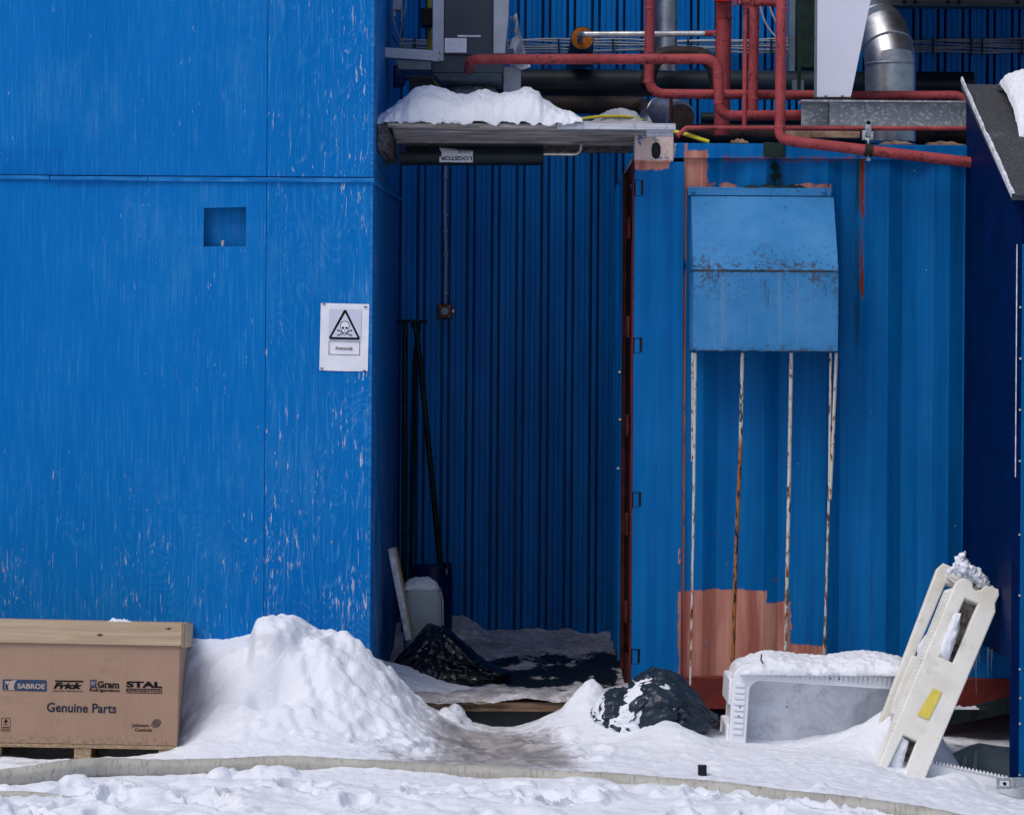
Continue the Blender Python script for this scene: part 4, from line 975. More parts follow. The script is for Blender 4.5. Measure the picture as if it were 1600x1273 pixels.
# galvanised beam
gb = thing('galvanised_beam', 'spangled galvanised steel beam lying along the container roof under the hopper', 'beam', P(1400, 198, .2))
pbox(MB(), 1296, 160, 1511, 197, .15, .006).build('web', M['galv'], gb)
pbox(MB(), 1252, 160, 1295, 197, .21, .006).build('end_web', M['galv'], gb)
pbox(MB(), 1252, 157, 1511.5, 159.8, .10, .16).build('flange', M['galv'], gb, .001)
pbox(MB(), 1296, 197.2, 1511, 199, .17, .1).build('flange', M['galv'], gb, .001)
for px in (1310, 1420, 1480): pass
# pipe clamp
cl = thing('pipe_clamp', 'small steel clamp holding the slanting red pipe to the thin pipe', 'clamp', P(1357, 248, -.12))
MB().prism([P(1352.5, 190, -.02), P(1361.5, 190, -.02), P(1362, 214, -.02), P(1352, 214, -.02)], (0, .012, 0)).build('strap', M['galv'], cl, .002)
q = P(1357, 190.5, -.014); MB().lathe(q, [(S(4.6, 0), .006), (S(4.6, 0), -.006)], 16, 'Y').build('lug', M['galv'], cl)
MB().lathe(q + Vector((0, -.008, 0)), [(.006, .004), (.005, -.004)], 10, 'Y').build('pin', M['ink'], cl)
pbox(MB(), 1348, 204, 1353, 219, -.035, .04).build('jaw', M['galv'], cl, .002); pbox(MB(), 1361, 206, 1365, 219, -.035, .04).build('jaw', M['galv'], cl, .002)
pbox(MB(), 1352, 216, 1362, 219.5, -.04, .03).build('bar', M['steel'], cl, .002)
MB().tube([P(1357, 215, -.02), P(1357, 250, -.135)], .005, 8).build('stud', M['steel'], cl)
q0, q1 = P(1350.5, 234.5, -.10), P(1363, 236, -.10); MB().tube([q0, q1], S(10.2, -.1), 18).build('band', M['brown'], cl)
MB().lathe(P(1357, 247.5, -.12), [(.012, -.012), (.012, .0)], 6, 'Z').build('nut', M['steel'], cl)
# bits lying on the container roof
ro = MB(); pbox(ro, 1226, 205, 1344, 216, .10, .3); tag(ro.build('rusty_plate', M['rustsheet'], None, .004), 'rusty tan steel plate lying on the container roof behind the slanting pipe', 'plate')
for i, (x0, x1, y0, y1, lab) in enumerate(((1370, 1430, 220, 226, 'flat rusty scrap left of the roof end'), (1440, 1508, 221, 227, 'longest rusty scrap strip at the right roof edge'), (1140, 1170, 217, 224, 'rounded pinkish rust lump on the roof behind the top rail'))):
    m_ = MB(); n = 12; top = [P(x0 + (x1 - x0) * k / n, y0 + 2.2 * math.sin(k * 1.9 + i) * .5 + (4 * abs(k / n - .5) ** 2 * 6), .03) for k in range(n + 1)]
    m_.prism(top + [P(x1, y1, .03), P(x0, y1, .03)], (0, .12, 0)); tag(m_.build('rusty_scrap', M['rustsheet'], None, .002), lab, 'scrap')
gm = MB(); pbox(gm, 1200, 218, 1224, 252, -.006, .02); gm = None
ms = MB(); pbox(ms, 1193, 223, 1226, 245, -.004, .007); tag(ms.build('rubber_patch', M['dkgreen'], None, .002), 'dark mossy patch hanging on the container top rail beside the slanting pipe', 'patch')
pipe('yellow strap end sticking out between canopy board and container', [(1050, 205, .12), (1075, 211, .08), (1108, 222, .06)], 6.5, .05, M['yellow'], 'yellow_strap', cat='strap')
pipe('yellow hose lying along the back edge of the canopy snow', [(905, 186, .50), (940, 182, .46), (980, 182, .46), (1004, 188, .50)], 4.5, .1, M['yellow'], 'yellow_hose', cat='hose')
pipe('yellow upright pipe left of the grey cabinet', [(671, -60, 1.2), (671, 40, 1.2), (671, 100, 1.2), (684, 136, 1.2)], 7, .05, M['yellow'], 'yellow_pipe')
bk = MB(); pbox(bk, 658, 12, 677, 42, 1.12, .08); tag(bk.build('black_bracket', M['black'], None, .008), 'black box clamped on the yellow upright pipe', 'box')
# grey cabinet
cbn = thing('grey_cabinet', 'dark grey electrical cabinet in a light grey frame above the canopy snow', 'cabinet', P(735, 128, .75))
pbox(MB(), 694, -60, 771, 86, .62, .5).build('door', M['dkgrey'], cbn, .003)
pbox(MB(), 676, -60, 693.5, 96, .60, .05).build('frame_post', M['ltgrey'], cbn, .002)
MB().prism([P(771.5, -60, .60), P(797, -60, .60), P(794.5, 30, .60), P(789, 84, .60), P(770.5, 84, .60)], (0, .5, 0)).build('side_casing', M['ltgrey'], cbn, .003)
MB().prism([P(600, 74, .60), P(676, 79, .60), P(676, 95, .60), P(600, 90, .60)], (0, .05, 0)).build('arm', M['ltgrey'], cbn, .002)
MB().prism([P(617, 93, .62), P(674, 96, .62), P(674, 109, .62), P(623, 109, .62)], (0, .3, 0)).build('arm_tray', M['bluegrey'], cbn, .002)
for py in (83, 93): MB().lathe(P(689, py, .595), [(.008, .005), (.008, -.003), (.004, -.007)], 10, 'Y').build('bolt', M['steel'], cbn)
pbox(MB(), 675, 86.5, 786, 114, .63, .4).build('lower_casing', M['dkgrey'], cbn, .003)
MB().prism([P(676, 114.5, .63), P(783, 115, .63), P(785, 128, .66), P(686, 126, .66)], (0, .4, 0)).build('drip_tray', M['bluegrey'], cbn, .002)
pbox(MB(), 695, 60, 729, 82.5, .617, .002).build('rating_label', M['paper'], cbn)
pbox(MB(), 715, 55.2, 751, 58.2, .616, .003).build('white_strip', M['trimw'], cbn)
for (x0, x1, y) in ((698, 712, 66), (698, 709, 70), (697, 712, 78), (718, 724, 66)): pbox(MB(), x0, y, x1, y + 1.2, .6165, .0004).build('print_line', M['paper2'], cbn)
gq = MB(); pbox(gq, 786, 104, 814, 146, .9, .12); tag(gq.build('grey_housing', M['ltgrey'], None, .004), 'pale grey housing below and right of the cabinet', 'housing')
pt = thing('plastic_film', 'torn white plastic film hanging at the right side of the grey cabinet', 'plastic sheet', P(808, 105, .85))
fv = []; ff = []; nU, nV = 16, 30
for j in range(nV + 1):
    v = j / nV; xl_ = 797 + 0 * v + 2 * math.sin(v * 9); xr_ = 808 + 22 * v ** 1.3 - 8 * (v > .97); 
    for i in range(nU + 1):
        u = i / nU; fv.append(P(xl_ + (xr_ - xl_) * u, 24 + 82 * v + 3 * math.sin(u * 5 + v * 4), .85 + .05 * math.sin(u * 7 + v * 6) + .03 * math.sin(v * 19 + u * 11)))
for j in range(nV):
    for i in range(nU):
        u, v = i / nU, j / nV
        if (abs(v - .16) < .07 and u < .45) or (abs(v - .38) < .05 and u < .45) or (.62 < v < .75 and u < .2): continue
        a = j * (nU + 1) + i; ff.append((a, a + 1, a + nU + 2, a + nU + 1))
MB().add(fv, ff).build('film', M['film'], pt, angle=80)
jb = thing('junction_box', 'grey junction box with cables at the top beside the plywood wall', 'junction box', P(618, 27, 1.5))
pbox(MB(), 611, -60, 628, 16, 1.5, .12).build('case', M['ltgrey'], jb, .004); pbox(MB(), 611, 17, 618, 27, 1.5, .08).build('gland', M['ltgrey'], jb, .003)
for pts in (((614, 28), (620, 50), (634, 76)), ((627, 10), (628, 40), (624, 70)), ((611, 20), (608, 45), (620, 70)), ((634, 76), (645, 68), (660, 64)), ((634, -20), (634, 12), (626, 34))):
    MB().tube(fillet([P(x, y, 1.45) for x, y in pts], .06, 6), S(1.1, 1.5), 7).build('cable', M['cable'] if pts[0][0] != 611 else M['black'], jb)
vv = thing('blue_valve', 'small blue valve in the dark corner left above the canopy snow', 'valve', P(618, 140, 1.6))
MB().lathe(P(620, 125, 1.6), [(.03, -.04), (.045, -.02), (.045, .02), (.03, .04), (.02, .07)], 16, 'Z').build('body', M['drum'], vv)
pbox(MB(), 605, 119, 640, 125, 1.62, .04).build('flange', M['drum'], vv, .003)
# steel beam with bolts top right, plus an unseen deck added above to shade the wall
tb = thing('bolted_steel_beam', 'grey steel beam with bolts along the top right edge', 'beam', P(1490, 9, 1.3))
MB().box(P(1366, 0, 1.3).x, 3.2, 1.3, 1.32, P(1490, 9, 1.3).z, P(1490, 9, 1.3).z + .2).build('web', M['dkgrey'], tb, .002)
MB().box(P(1366, 0, 1.3).x, 3.2, 1.25, 1.40, P(1490, 9.8, 1.3).z - .004, P(1490, 9, 1.3).z - .001).build('flange', M['dkgrey'], tb, .001)
MB().box(P(1366, 0, 1.3).x, 3.2, .15, 2.5, P(1490, 9, 1.3).z + .2, P(1490, 9, 1.3).z + .24).build('shade_deck', M['dkgrey'], tb)
for px in (1413, 1430, 1481, 1498, 1590): MB().lathe(P(px, 3.5, 1.295), [(.009, .006), (.009, -.006)], 8, 'Y').build('bolt', M['ink'], tb)

# ================================================================== canopy
cn = thing('wooden_canopy', 'weathered wooden canopy over the recess carrying a heap of snow', 'canopy', P(830, 225, 0))
zc = P(830, 203, -.22).z; xa, xb = P(608, 200, -.22).x, P(1020, 200, -.22).x
pbox(MB(), 604, 192.5, 870, 199.5, -.225, .04).build('front_board', M['wood'], cn, .002)
pbox(MB(), 870.5, 192.5, 1056, 202.5, -.228, .045).build('edge_board', M['woodw'], cn, .002)
pbox(MB(), 1010, 203, 1052, 212.5, -.20, .05).build('packing_block', M['woodw'], cn, .002)
ww = .104
for i in range(5):
    y0 = -.182 + i * (ww + .013); m_ = MB(); dz = random.uniform(-.004, .002)
    sl_ = -.055; f = lambda y: zc + .006 + dz + (y + .18) * sl_
    xr_ = xb - .02 + random.uniform(-.02, .02) + .03 * (i % 2)
    m_.prism([(xa + .012, y0, f(y0)), (xa + .012, y0 + ww, f(y0 + ww)), (xa + .012, y0 + ww, f(y0 + ww) + .02), (xa + .012, y0, f(y0) + .02)], (xr_ - xa - .012, 0, 0)); m_.build('plank', M['wood'], cn, .003)
MB().box(xa - .02, P(1012, 190, -.1).x, -.21, .78, P(830, 192, -.22).z + .001, P(830, 188.5, -.22).z).build('top_sheet', M['wood'], cn, .002)
xk_ = P(608, 215, -.22).x
MB().box(xe + .001, xk_ - .006, -.26, -.21, P(600, 232, -.26).z, P(600, 194, -.26).z).build('wall_block', M['woody'], cn, .003)
MB().box(xk_ - .030, xk_, -.215, .80, P(608, 234, -.22).z, zc - .001).build('side_beam', M['woody'], cn, .003)
MB().box(xe + .002, xk_ - .032, -.205, .80, P(608, 236, -.22).z, zc - .01).build('wall_ledger', M['woody'], cn, .003)
MB().box(xa + .012, xb - .05, .745, .79, zc - .035, zc + .01).build('rear_beam', M['woody'], cn, .003)
# snow heap on it
def heap(name, label, prof, Y0, Y1, zbase, seed, amp=.012, yc=.35, slope=0., hang=0.):
    n, m_ = 190, 110; pxs = np.array([p[0] for p in prof], float); pys = np.array([p[1] for p in prof], float)
    Yc = Y0 + (Y1 - Y0) * yc; PXg = np.linspace(pxs[0], pxs[-1], n); top = np.interp(PXg, pxs, pys)
    top = np.convolve(np.r_[[top[0]] * 3, top, [top[-1]] * 3], np.ones(7) / 7, 'valid') * .6 + top * .4
    xs = np.array([P(a, b, Yc).x for a, b in zip(PXg, top)]); hs = np.array([P(a, b, Yc).z for a, b in zip(PXg, top)]) - zbase
    V = np.linspace(0, 1, m_)[None, :] * np.ones((n, 1)); X = xs[:, None] * np.ones(m_)
    wv = 1 + .12 * fbm(X * 3, V * 0, seed, 2)
    c = np.where(V < yc, (yc - V) / yc, (V - yc) / (1 - yc)); e = np.clip(1 - c ** 2.6, 0, 1) ** .62
    H = np.clip(hs, 0, None)[:, None] * e
    YY = Y0 + (Y1 - Y0) * V + (.02 * fbm(X * 9, V * 3, seed + 4, 3)) * (V < .5) - .012 * np.sin(np.clip(e, 0, 1) * 3.14) * (V < yc)
    H = H + amp * fbm(X * 9, YY * 9, seed, 5) * np.clip(H / .03, 0, 1) + (.006 + .008 * np.clip(1 - H / .06, 0, 1)) * fbm(X * 34, YY * 34, H * 30, 4) * np.clip(H / .012, 0, 1)
    o = grid_mesh(name, X, YY, zbase - .006 + np.clip(H, 0, None) + (YY - Y0 - (Y1 - Y0) * yc) * slope - hang * np.clip(.4 + fbm(X * 16, X * 0, seed, 4), 0, 1) * sst(.07, .0, V), M['snow'] if 'old' not in label else M['dusty'], {'dirt': np.clip(.5 - H / .03, 0, .35), 'wet': X * 0})
    return tag(o, label, 'snow')
ztop = P(830, 188.5, -.22).z
heap('snow_heap', 'large heap of white snow lying on the wooden canopy', [(594, 187), (600, 180), (612, 170), (622, 160), (636, 150), (646, 140), (658, 135.5), (680, 136), (700, 140), (718, 147), (732, 149), (742, 146), (748, 143), (768, 145), (790, 143.5), (812, 143), (818, 136), (826, 136), (836, 141), (843, 146), (847, 156), (866, 165), (886, 176), (908, 189)], -.245, .62, ztop, 3, .016, hang=.022)
heap('snow_patch', 'small old snow patch at the back right of the canopy', [(925, 189), (940, 178), (955, 170), (975, 169), (995, 174), (1006, 189)], .45, .85, ztop, 9, .006)
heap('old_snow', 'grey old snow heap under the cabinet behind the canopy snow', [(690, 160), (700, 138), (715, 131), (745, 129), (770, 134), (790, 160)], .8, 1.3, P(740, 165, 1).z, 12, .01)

# black insulated pipe hung under the canopy
bp = thing('insulated_pipe', 'short black insulated pipe with a torn white label hanging under the canopy', 'pipe', P(740, 243, .35))
a, b = P(624, 243.5, .35), P(848.5, 243.5, .35); MB().tube([a, b], S(15.2, .35), 32).build('jacket', M['blackpipe'], bp)
MB().tube([b - Vector((.003, 0, 0)), b + Vector((.001, 0, 0))], S(14.2, .35), 32).build('foam_face', M['black'], bp)
MB().tube(fillet([P(848, 240.5, .35), P(907, 241, .35), P(908.5, 222, .35)], .035, 6), S(3.6, .35), 14).build('carrier_pipe', M['steel'], bp)
pbox(MB(), 625, 227, 634, 238, .2, .02).build('bracket', M['drum'], bp)
rl = S(15.2, .35) + .001; lv = []; lf = []; xl0, xl1 = P(687, 240, .35).x, P(739, 240, .35).x; zc2 = a.z; nL = 10
for i in range(nL + 1):
    t = R(-42) + R(104) * i / nL
    inset = .010 * (1 if i in (4, 5, 6) else 0) + (.004 if i == 7 else 0)
    lv += [(xl0 + inset, .35 - rl * math.cos(t), zc2 + rl * math.sin(t)), (xl1, .35 - rl * math.cos(t), zc2 + rl * math.sin(t))]
for i in range(nL): lf.append((2 * i, 2 * i + 1, 2 * i + 3, 2 * i + 2))
MB().add(lv, lf).build('label', M['paper'], bp)
def wrap(o, r):      # bend flat lettering round the pipe
    for v in o.data.vertices:
        z = v.co.z; t = z / r; v.co.y = -r * math.cos(t); v.co.z = r * math.sin(t)
mW = Matrix.Rotation(R(90), 4, 'X')
o = text('lettering', 'LOGSTOR', (-S(24.5, .35), S(24.5, .35), S(1.5, .35), S(8, .35)), Matrix.Rotation(R(180), 4, 'Y') @ mW, M['ink'], bp, bold=.03)
wrap(o, rl + .0012); o.location = Vector(((xl0 + xl1) / 2, .35, zc2)) - bp.location
bc = MB(); x = P(716, 240, .35).x
while x < P(735, 240, .35).x:
    w = random.choice((.0012, .0025)); t0, t1 = R(14), R(38); rr = rl + .0012
    bc.add([(x, .35 - rr * math.cos(t0), zc2 + rr * math.sin(t0)), (x + w, .35 - rr * math.cos(t0), zc2 + rr * math.sin(t0)), (x + w, .35 - rr * math.cos(t1), zc2 + rr * math.sin(t1)), (x, .35 - rr * math.cos(t1), zc2 + rr * math.sin(t1))], [(0, 1, 2, 3)]); x += w + .0025
b_ = bc.build('print_marks', M['ink'], bp); b_['kind'] = 'stuff'

# ================================================================== things in the recess
LZ = .14
ld = thing('wooden_landing', 'low wooden landing under ice at the mouth of the recess', 'landing', (0, -.35, 0))
for i, (y0, w) in enumerate(((-.36, .14), (-.215, .14), (-.07, .14), (.075, .14))):
    MB().box(xe + .04, XC0 - .03, y0, y0 + w, LZ - .045, LZ - .003 - .002 * i).build('plank', M['woodbrown'], ld, .003)
MB().box(xe + .02, XC0 - .02, .22, 2.5, LZ - .06, LZ - .012).build('deck', M['woody'], ld)
MB().box(xe + .02, XC0 - .02, -.33, -.30, -.12, LZ - .048).build('gap_shade_board', M['black'], ld)  # black board added behind the plank edge, standing in for the gap's shade
# crust of ice and dirty snow over it
n_, m__ = 230, 420
X = np.linspace(xe + .004, XC0 - .02, n_)[:, None] * np.ones(m__); Yg = np.ones((n_, 1)) * np.linspace(-.375, 2.49, m__)[None, :]
u = (X - xe) / (XC0 - xe)
Z = np.full(X.shape, LZ + .004)
Z += .012 * fbm(X * 5, Yg * 4, 2, 4) + .004 * fbm(X * 25, Yg * 20, 3, 3)
Z += sst(1.3, 2.35, Yg) * (.055 + .03 * fbm(X * 4, Yg, 5, 4)) * (.35 + .65 * sst(.0, .35, u)) + .085 * sst(2.0, 2.3, Yg) * sst(.45, .3, u) 
Z += .03 * np.exp(-((Yg + .26) / .11) ** 2) * (.7 + .6 * fbm(X * 4, Yg * 3, 9, 3)) + .055 * sst(.80, .98, u) * np.exp(-((Yg + .3) / .2) ** 2)
Z += .05 * sst(.14, .0, u) * np.exp(-((Yg + .2) / .3) ** 2)
Z += .03 * sst(.55, .95, u) * np.exp(-((Yg - 1.2) / .8) ** 2)
edge = sst(-.335, -.375, Yg) * (.9 + .6 * fbm(X * 8, Yg * 0, 6, 3))
Z -= .012 * edge * sst(.05, .15, u) 
front_dirt = np.exp(-((Yg + .2) / .22) ** 2)
wet = np.clip(1.0 * np.exp(-(((Yg - .85) / .80) ** 4)) * (.35 + .65 * sst(.25, .55, u)) * (.85 + .7 * fbm(X * 6, Yg * 2.2, 3, 5)), 0, 1)
drt = np.clip(.62 + .12 * front_dirt - .12 * sst(1.7, 2.3, Yg), 0, 1)
tag(grid_mesh('ice_crust', X, Yg - .02 * edge * fbm(X * 12, X * 0, 1, 2), Z, M['snow'], {'dirt': drt, 'wet': wet}), 'dirty ice and trampled snow covering the landing floor in the recess', 'ice', kind='stuff')

def crumple(name, label, cat, c, dims, seed, mat, shape=None, amp=.07, sub=6, gather=(.1, -.3, 1)):
    bm = bmesh.new(); bmesh.ops.create_icosphere(bm, subdivisions=sub, radius=1)
    co = np.array([v.co[:] for v in bm.verts]); rs = np.random.RandomState(seed)
    tri = lambda t: np.abs(((t / math.pi) % 2) - 1) * 2 - 1
    w = np.stack([fbm(co[:, 0] * 1.3, co[:, 1] * 1.3, co[:, 2] * 1.3 + seed + i * 5, 3) for i in range(3)], 1)
    d = np.zeros(len(co)); a = 1.0
    for o_ in range(3):
        for k in range(3):
            dr = rs.normal(size=3); dr /= np.linalg.norm(dr); f = (2.6, 5.2, 10, 19)[o_]
            d += a * tri((co + .35 * w) @ dr * f + rs.uniform(0, 6)) * .5
        a *= .42
    F = np.zeros(len(co))
    for (gx_, gy_, gz_), fr, wt_ in ((gather, 3.2, 1.0), ((-.8, -.6, .1), 2.4, .6), ((.9, -.5, -.2), 2.8, .5)):
        ax = np.array((gx_, gy_, gz_)); ax = ax / np.linalg.norm(ax); e1 = np.cross(ax, (0, .3, 1)); e1 /= np.linalg.norm(e1); e2 = np.cross(ax, e1)
        ct = co @ ax; ph_ = np.arctan2(co @ e2, co @ e1) + .5 * w[:, 0]; th_ = np.arccos(np.clip(ct, -1, 1))
        r1 = 1 - 2 * np.abs(pn(np.cos(ph_) * fr, np.sin(ph_) * fr, th_ * 1.1 + seed)); r2 = 1 - 2 * np.abs(pn(np.cos(ph_) * fr * 1.8, np.sin(ph_) * fr * 1.8, th_ * 1.6 + seed))
        F += wt_ * (np.sign(r1) * np.abs(r1) ** 1.4 + .55 * r2) * np.exp(-((th_ - .9) / .9) ** 2)
    d2 = 0; q = co * (1 + amp * (.45 * d + .75 * F))[:, None]
    q = q * np.array(dims) / 2
    if shape is not None: q = shape(q, co)
    for v, p in zip(bm.verts, q): v.co = p
    me = bpy.data.meshes.new(name); bm.to_mesh(me); bm.free(); me.materials.append(mat); me.shade_smooth(); me.set_sharp_from_angle(angle=R(50))
    o = bpy.data.objects.new(name, me); COL.objects.link(o); o.location = c
    return tag(o, label, cat), co, q
def sh1(q, co):
    x = q[:, 0].copy(); t = (x + .26) / .52
    H = np.interp(t, [0, .08, .2, .32, .42, .52, .66, .8, .92, 1.0], [.15, .45, .72, .98, 1.0, .93, .66, .38, .22, .10])
    z = q[:, 2]; z = np.where(z > 0, z * H, z * .35)
    q = q.copy(); q[:, 2] = z; return q
c1 = P(697, 1050, .48); zbag = LZ + .03
crumple('garbage_bag', 'glossy black garbage bag slumped on the icy landing', 'garbage bag', (P(696, 1050, .45).x, .46, zbag + .015), (.56, .5, .40), 4, M['bag'], sh1, .12, 6, (-.1, -.5, .9))
# canister
cs = thing('plastic_canister', 'grey translucent plastic canister with a snow cap behind the black bag', 'canister', (P(661, 960, .95).x, .95, LZ))
m_ = MB(); zt_ = P(661, 918, .95).z; hw = S(31, .95)
rr = [(.80, 0), (.93, .03), (.97, .10), (.97, .22), (.99, .23), (.99, .30), (1.0, .36), (.98, zt_ - LZ - .06), (.94, zt_ - LZ - .02), (.84, zt_ - LZ)]
vs, fs = [], []; sg_ = 32
for r_, h in rr:
    for k in range(sg_):
        t = 2 * math.pi * k / sg_; ex = lambda c: math.copysign(abs(c) ** .45, c)
        vs.append((cs.location.x + hw * r_ * ex(math.cos(t)), .95 + .11 * r_ * ex(math.sin(t)), LZ + h))
fs = [(i * sg_ + k, i * sg_ + (k + 1) % sg_, (i + 1) * sg_ + (k + 1) % sg_, (i + 1) * sg_ + k) for i in range(len(rr) - 1) for k in range(sg_)] + [tuple(range((len(rr) - 1) * sg_, len(rr) * sg_))]
m_.add(vs, fs).build('body', M['canister'], cs, angle=50)
heap('snow_patch', 'cap of snow on top of the grey canister', [(630, 920), (636, 908), (650, 901), (668, 900), (680, 907), (688, 920)], .86, 1.05, zt_, 21, .004, .45)
for px in (688, 692): MB().tube([P(px - 3, 925, .86), P(px, 940, .86), P(px, 985, .86)], .004, 6).build('seam_rib', M['canister'], cs)
# blue drum
dr_ = thing('blue_drum', 'dark blue plastic drum standing behind the grey canister', 'drum', (P(675, 960, 1.9).x, 1.9, LZ))
zd = P(675, 882, 1.9).z; rd = S(32, 1.9)
MB().lathe((P(675, 900, 1.9).x, 1.9, LZ), [(rd * .93, 0), (rd, .03), (rd, .2), (rd * 1.02, .21), (rd * 1.02, .23), (rd, .24), (rd, zd - LZ - .05), (rd * .95, zd - LZ - .01), (rd * .85, zd - LZ)], 36).build('barrel', M['drum'], dr_)
q = P(698, 884, 1.75); MB().lathe(q, [(.018, -.03), (.018, .0), (.026, .004), (.026, .014), (.01, .02)], 12).build('tap', M['black'], dr_)
MB().tube([q, q + Vector((0, -.03, -.04))], .008, 8).build('spout', M['steel'], dr_)
# leaning white board
wb = thing('white_board', 'narrow white painted board leaning in the left corner of the recess', 'board', P(632, 1000, .75))
a, b = P(610, 857, .72), P(638, 1000, .66); u_ = (b - a).normalized(); sd_ = Vector((-u_.z, 0, u_.x)) * .030
MB().prism([a - sd_ * .45, a + sd_ * .55, b + sd_ * .55, b - sd_ * .45], (0.005, .10, 0)).build('board', M['trimw'], wb, .002)
MB().prism([a + sd_ * .56 + Vector((0, .002, 0)), a + sd_ * .78 + Vector((0, .002, 0)), b + sd_ * .78 + Vector((0, .002, 0)), b + sd_ * .56 + Vector((0, .002, 0))], (0.005, .09, 0)).build('edge_strip', M['pine'], wb, .002)
# trestle
ts = thing('steel_trestle', 'dark green steel trestle with round top plate standing in the left corner', 'trestle', P(645, 985, 2.15))
q = P(644, 503, 2.1); MB().lathe(q, [(S(24, 2.1), -.004), (S(25, 2.1), .004), (S(24, 2.1), .010), (S(9, 2.1), .012)], 24).build('top_plate', M['dkgreen'], ts)
MB().tube([P(633, 504, 2.05), P(631, 1005, 2.2)], S(4.5, 2.1), 12).build('leg', M['dkgreen'], ts)
MB().tube([P(648, 504, 2.05), P(656, 560, 2.08), P(699, 990, 2.2)], [S(3.6, 2.1), S(4, 2.1), S(5.2, 2.1)], 12).build('leg', M['dkgreen'], ts)
MB().tube([P(655, 504, 2.2), P(648, 560, 2.3), P(640, 1000, 2.42)], S(3.5, 2.1), 10).build('leg', M['dkgreen'], ts)
MB().lathe(P(648, 508, 2.06), [(S(6, 2), -.012), (S(6, 2), .01)], 12).build('socket', M['dkgreen'], ts)

# ================================================================== second bag, half snowed in
def sh2(q, co):
    t = (q[:, 0] + .25) / .5
    H = np.interp(t, [0, .08, .18, .28, .36, .5, .62, .75, .88, 1.0], [.50, .70, .74, .72, .92, 1.04, 1.0, .90, .70, .38]); q = q.copy(); q[:, 2] *= H; return q
cb2 = Vector((P(1020, 1120, -.68).x, -.66, P(1020, 1125, -.68).z))
bag2, co2, q2 = crumple('garbage_bag', 'dark slate garbage bag half buried in snow before the container', 'garbage bag', cb2, (.52, .42, .40), 15, M['bag2'], sh2, .13, 6, (-.15, -.45, .9))
# snow lying on it: the bag's own surface lifted where snow has settled
pxy = np.array([PROJ(tuple(p + np.array(cb2))) for p in q2])
nrm = np.array([v.normal[:] for v in bag2.data.vertices])
def blob(cx, cy, rx, ry, rot=0.):
    a = R(rot); dx, dy = pxy[:, 0] - cx, pxy[:, 1] - cy; u, v = dx * math.cos(a) + dy * math.sin(a), -dx * math.sin(a) + dy * math.cos(a)
    return 1 - np.hypot(u / rx, v / ry)
fr = (nrm[:, 1] < .35)
sm_ = np.maximum.reduce([blob(988, 1108, 22, 34, 20), blob(1000, 1085, 14, 18, 20), blob(975, 1140, 26, 22), blob(1045, 1100, 16, 14, 35), blob(1033, 1072, 16, 8, 20), blob(1004, 1066, 16, 5, -15), blob(935, 1110, 10, 30)])
nz_ = fbm(co2[:, 0] * 5, co2[:, 1] * 5, co2[:, 2] * 5, 4) * .35
lift = np.where(fr, np.clip(sm_ + nz_ * .6, -1, 1), -1)
off = np.clip((lift + .06) * .34, -.03, .020) + np.clip(lift, 0, 1) * .012 * fbm(co2[:, 0] * 9, co2[:, 1] * 9, co2[:, 2] * 9, 4)
me = bag2.data.copy(); vs = np.array([v.co[:] for v in me.vertices]); 
# smoothed base so the snow does not copy every crease
sm_base = co2 * (1 - .02) * np.array((.52, .42, .40)) / 2; sm_base = sh2(sm_base, co2)
basev = vs * .35 + sm_base * .65; me.vertices.foreach_set('co', (basev + (co2 * np.array((1, 1.1, 1))) * off[:, None]).astype(np.float32).ravel())
bm = bmesh.new(); bm.from_mesh(me); bm.verts.ensure_lookup_table()
bmesh.ops.delete(bm, geom=[f for f in bm.faces if all(off[v.index] < -.022 for v in f.verts)], context='FACES')
for f in bm.faces: f.material_index = 0
bm.to_mesh(me); bm.free(); me.materials.clear(); me.materials.append(M['snow']); me.name = 'snow_cover'
for k_ in ('dirt', 'wet'): me.attributes.new(k_, 'FLOAT', 'POINT')
so2 = bpy.data.objects.new('snow_cover', me); COL.objects.link(so2); so2.location = cb2; tag(so2, 'patches of snow lying on the half buried dark garbage bag', 'snow', kind='stuff')

# ================================================================== white tub tipped on its side
tb_ = thing('insulated_tub', 'white insulated plastic tub tipped on its side facing out, snow on top', 'tub', P(1140, 1165, -.80))
tb_.rotation_euler = (0, R(3.4), 0)
s_ = S(1, -.80)
def rrect(x0, z0, x1, z1, r, n=6):
    o = []
    for cx, cz, a0 in ((x1 - r, z1 - r, 0), (x0 + r, z1 - r, 90), (x0 + r, z0 + r, 180), (x1 - r, z0 + r, 270)):
        for k in range(n + 1): t = R(a0 + 90 * k / n); o.append((cx + r * math.cos(t), cz + r * math.sin(t)))
    return o
W_, H_ = 312 * s_, 215 * s_; zb_ = -80 * s_; zt_ = 128 * s_
mT = lambda y: Matrix.Translation((0, y, 0)) @ Matrix.Rotation(R(90), 4, 'X')
inn = rrect(23 * s_, zb_ + 23 * s_, W_ - 23 * s_, 107 * s_, 20 * s_)
plate('rim', rrect(0, zb_, W_, zt_, 26 * s_), [inn[::-1]], .045, M['tub'], tb_, .006, mT(.026))
plate('shell', rrect(5 * s_, zb_ + 5 * s_, W_ - 5 * s_, zt_ - 5 * s_, 24 * s_), [rrect(23.5 * s_, zb_ + 23.5 * s_, W_ - 23.5 * s_, 106.5 * s_, 20 * s_)[::-1]], .40, M['tub'], tb_, .004, mT(.26))
plate('inner_floor', rrect(22 * s_, zb_ + 22 * s_, W_ - 22 * s_, 108 * s_, 20 * s_), [], .02, M['tubin'], tb_, 0, mT(.17))
plate('inner_wall', rrect(22.6 * s_, zb_ + 22.6 * s_, W_ - 22.6 * s_, 107.4 * s_, 20 * s_), [rrect(24 * s_, zb_ + 24 * s_, W_ - 24 * s_, 106 * s_, 19 * s_)[::-1]], .10, M['tubin'], tb_, 0, mT(.11))
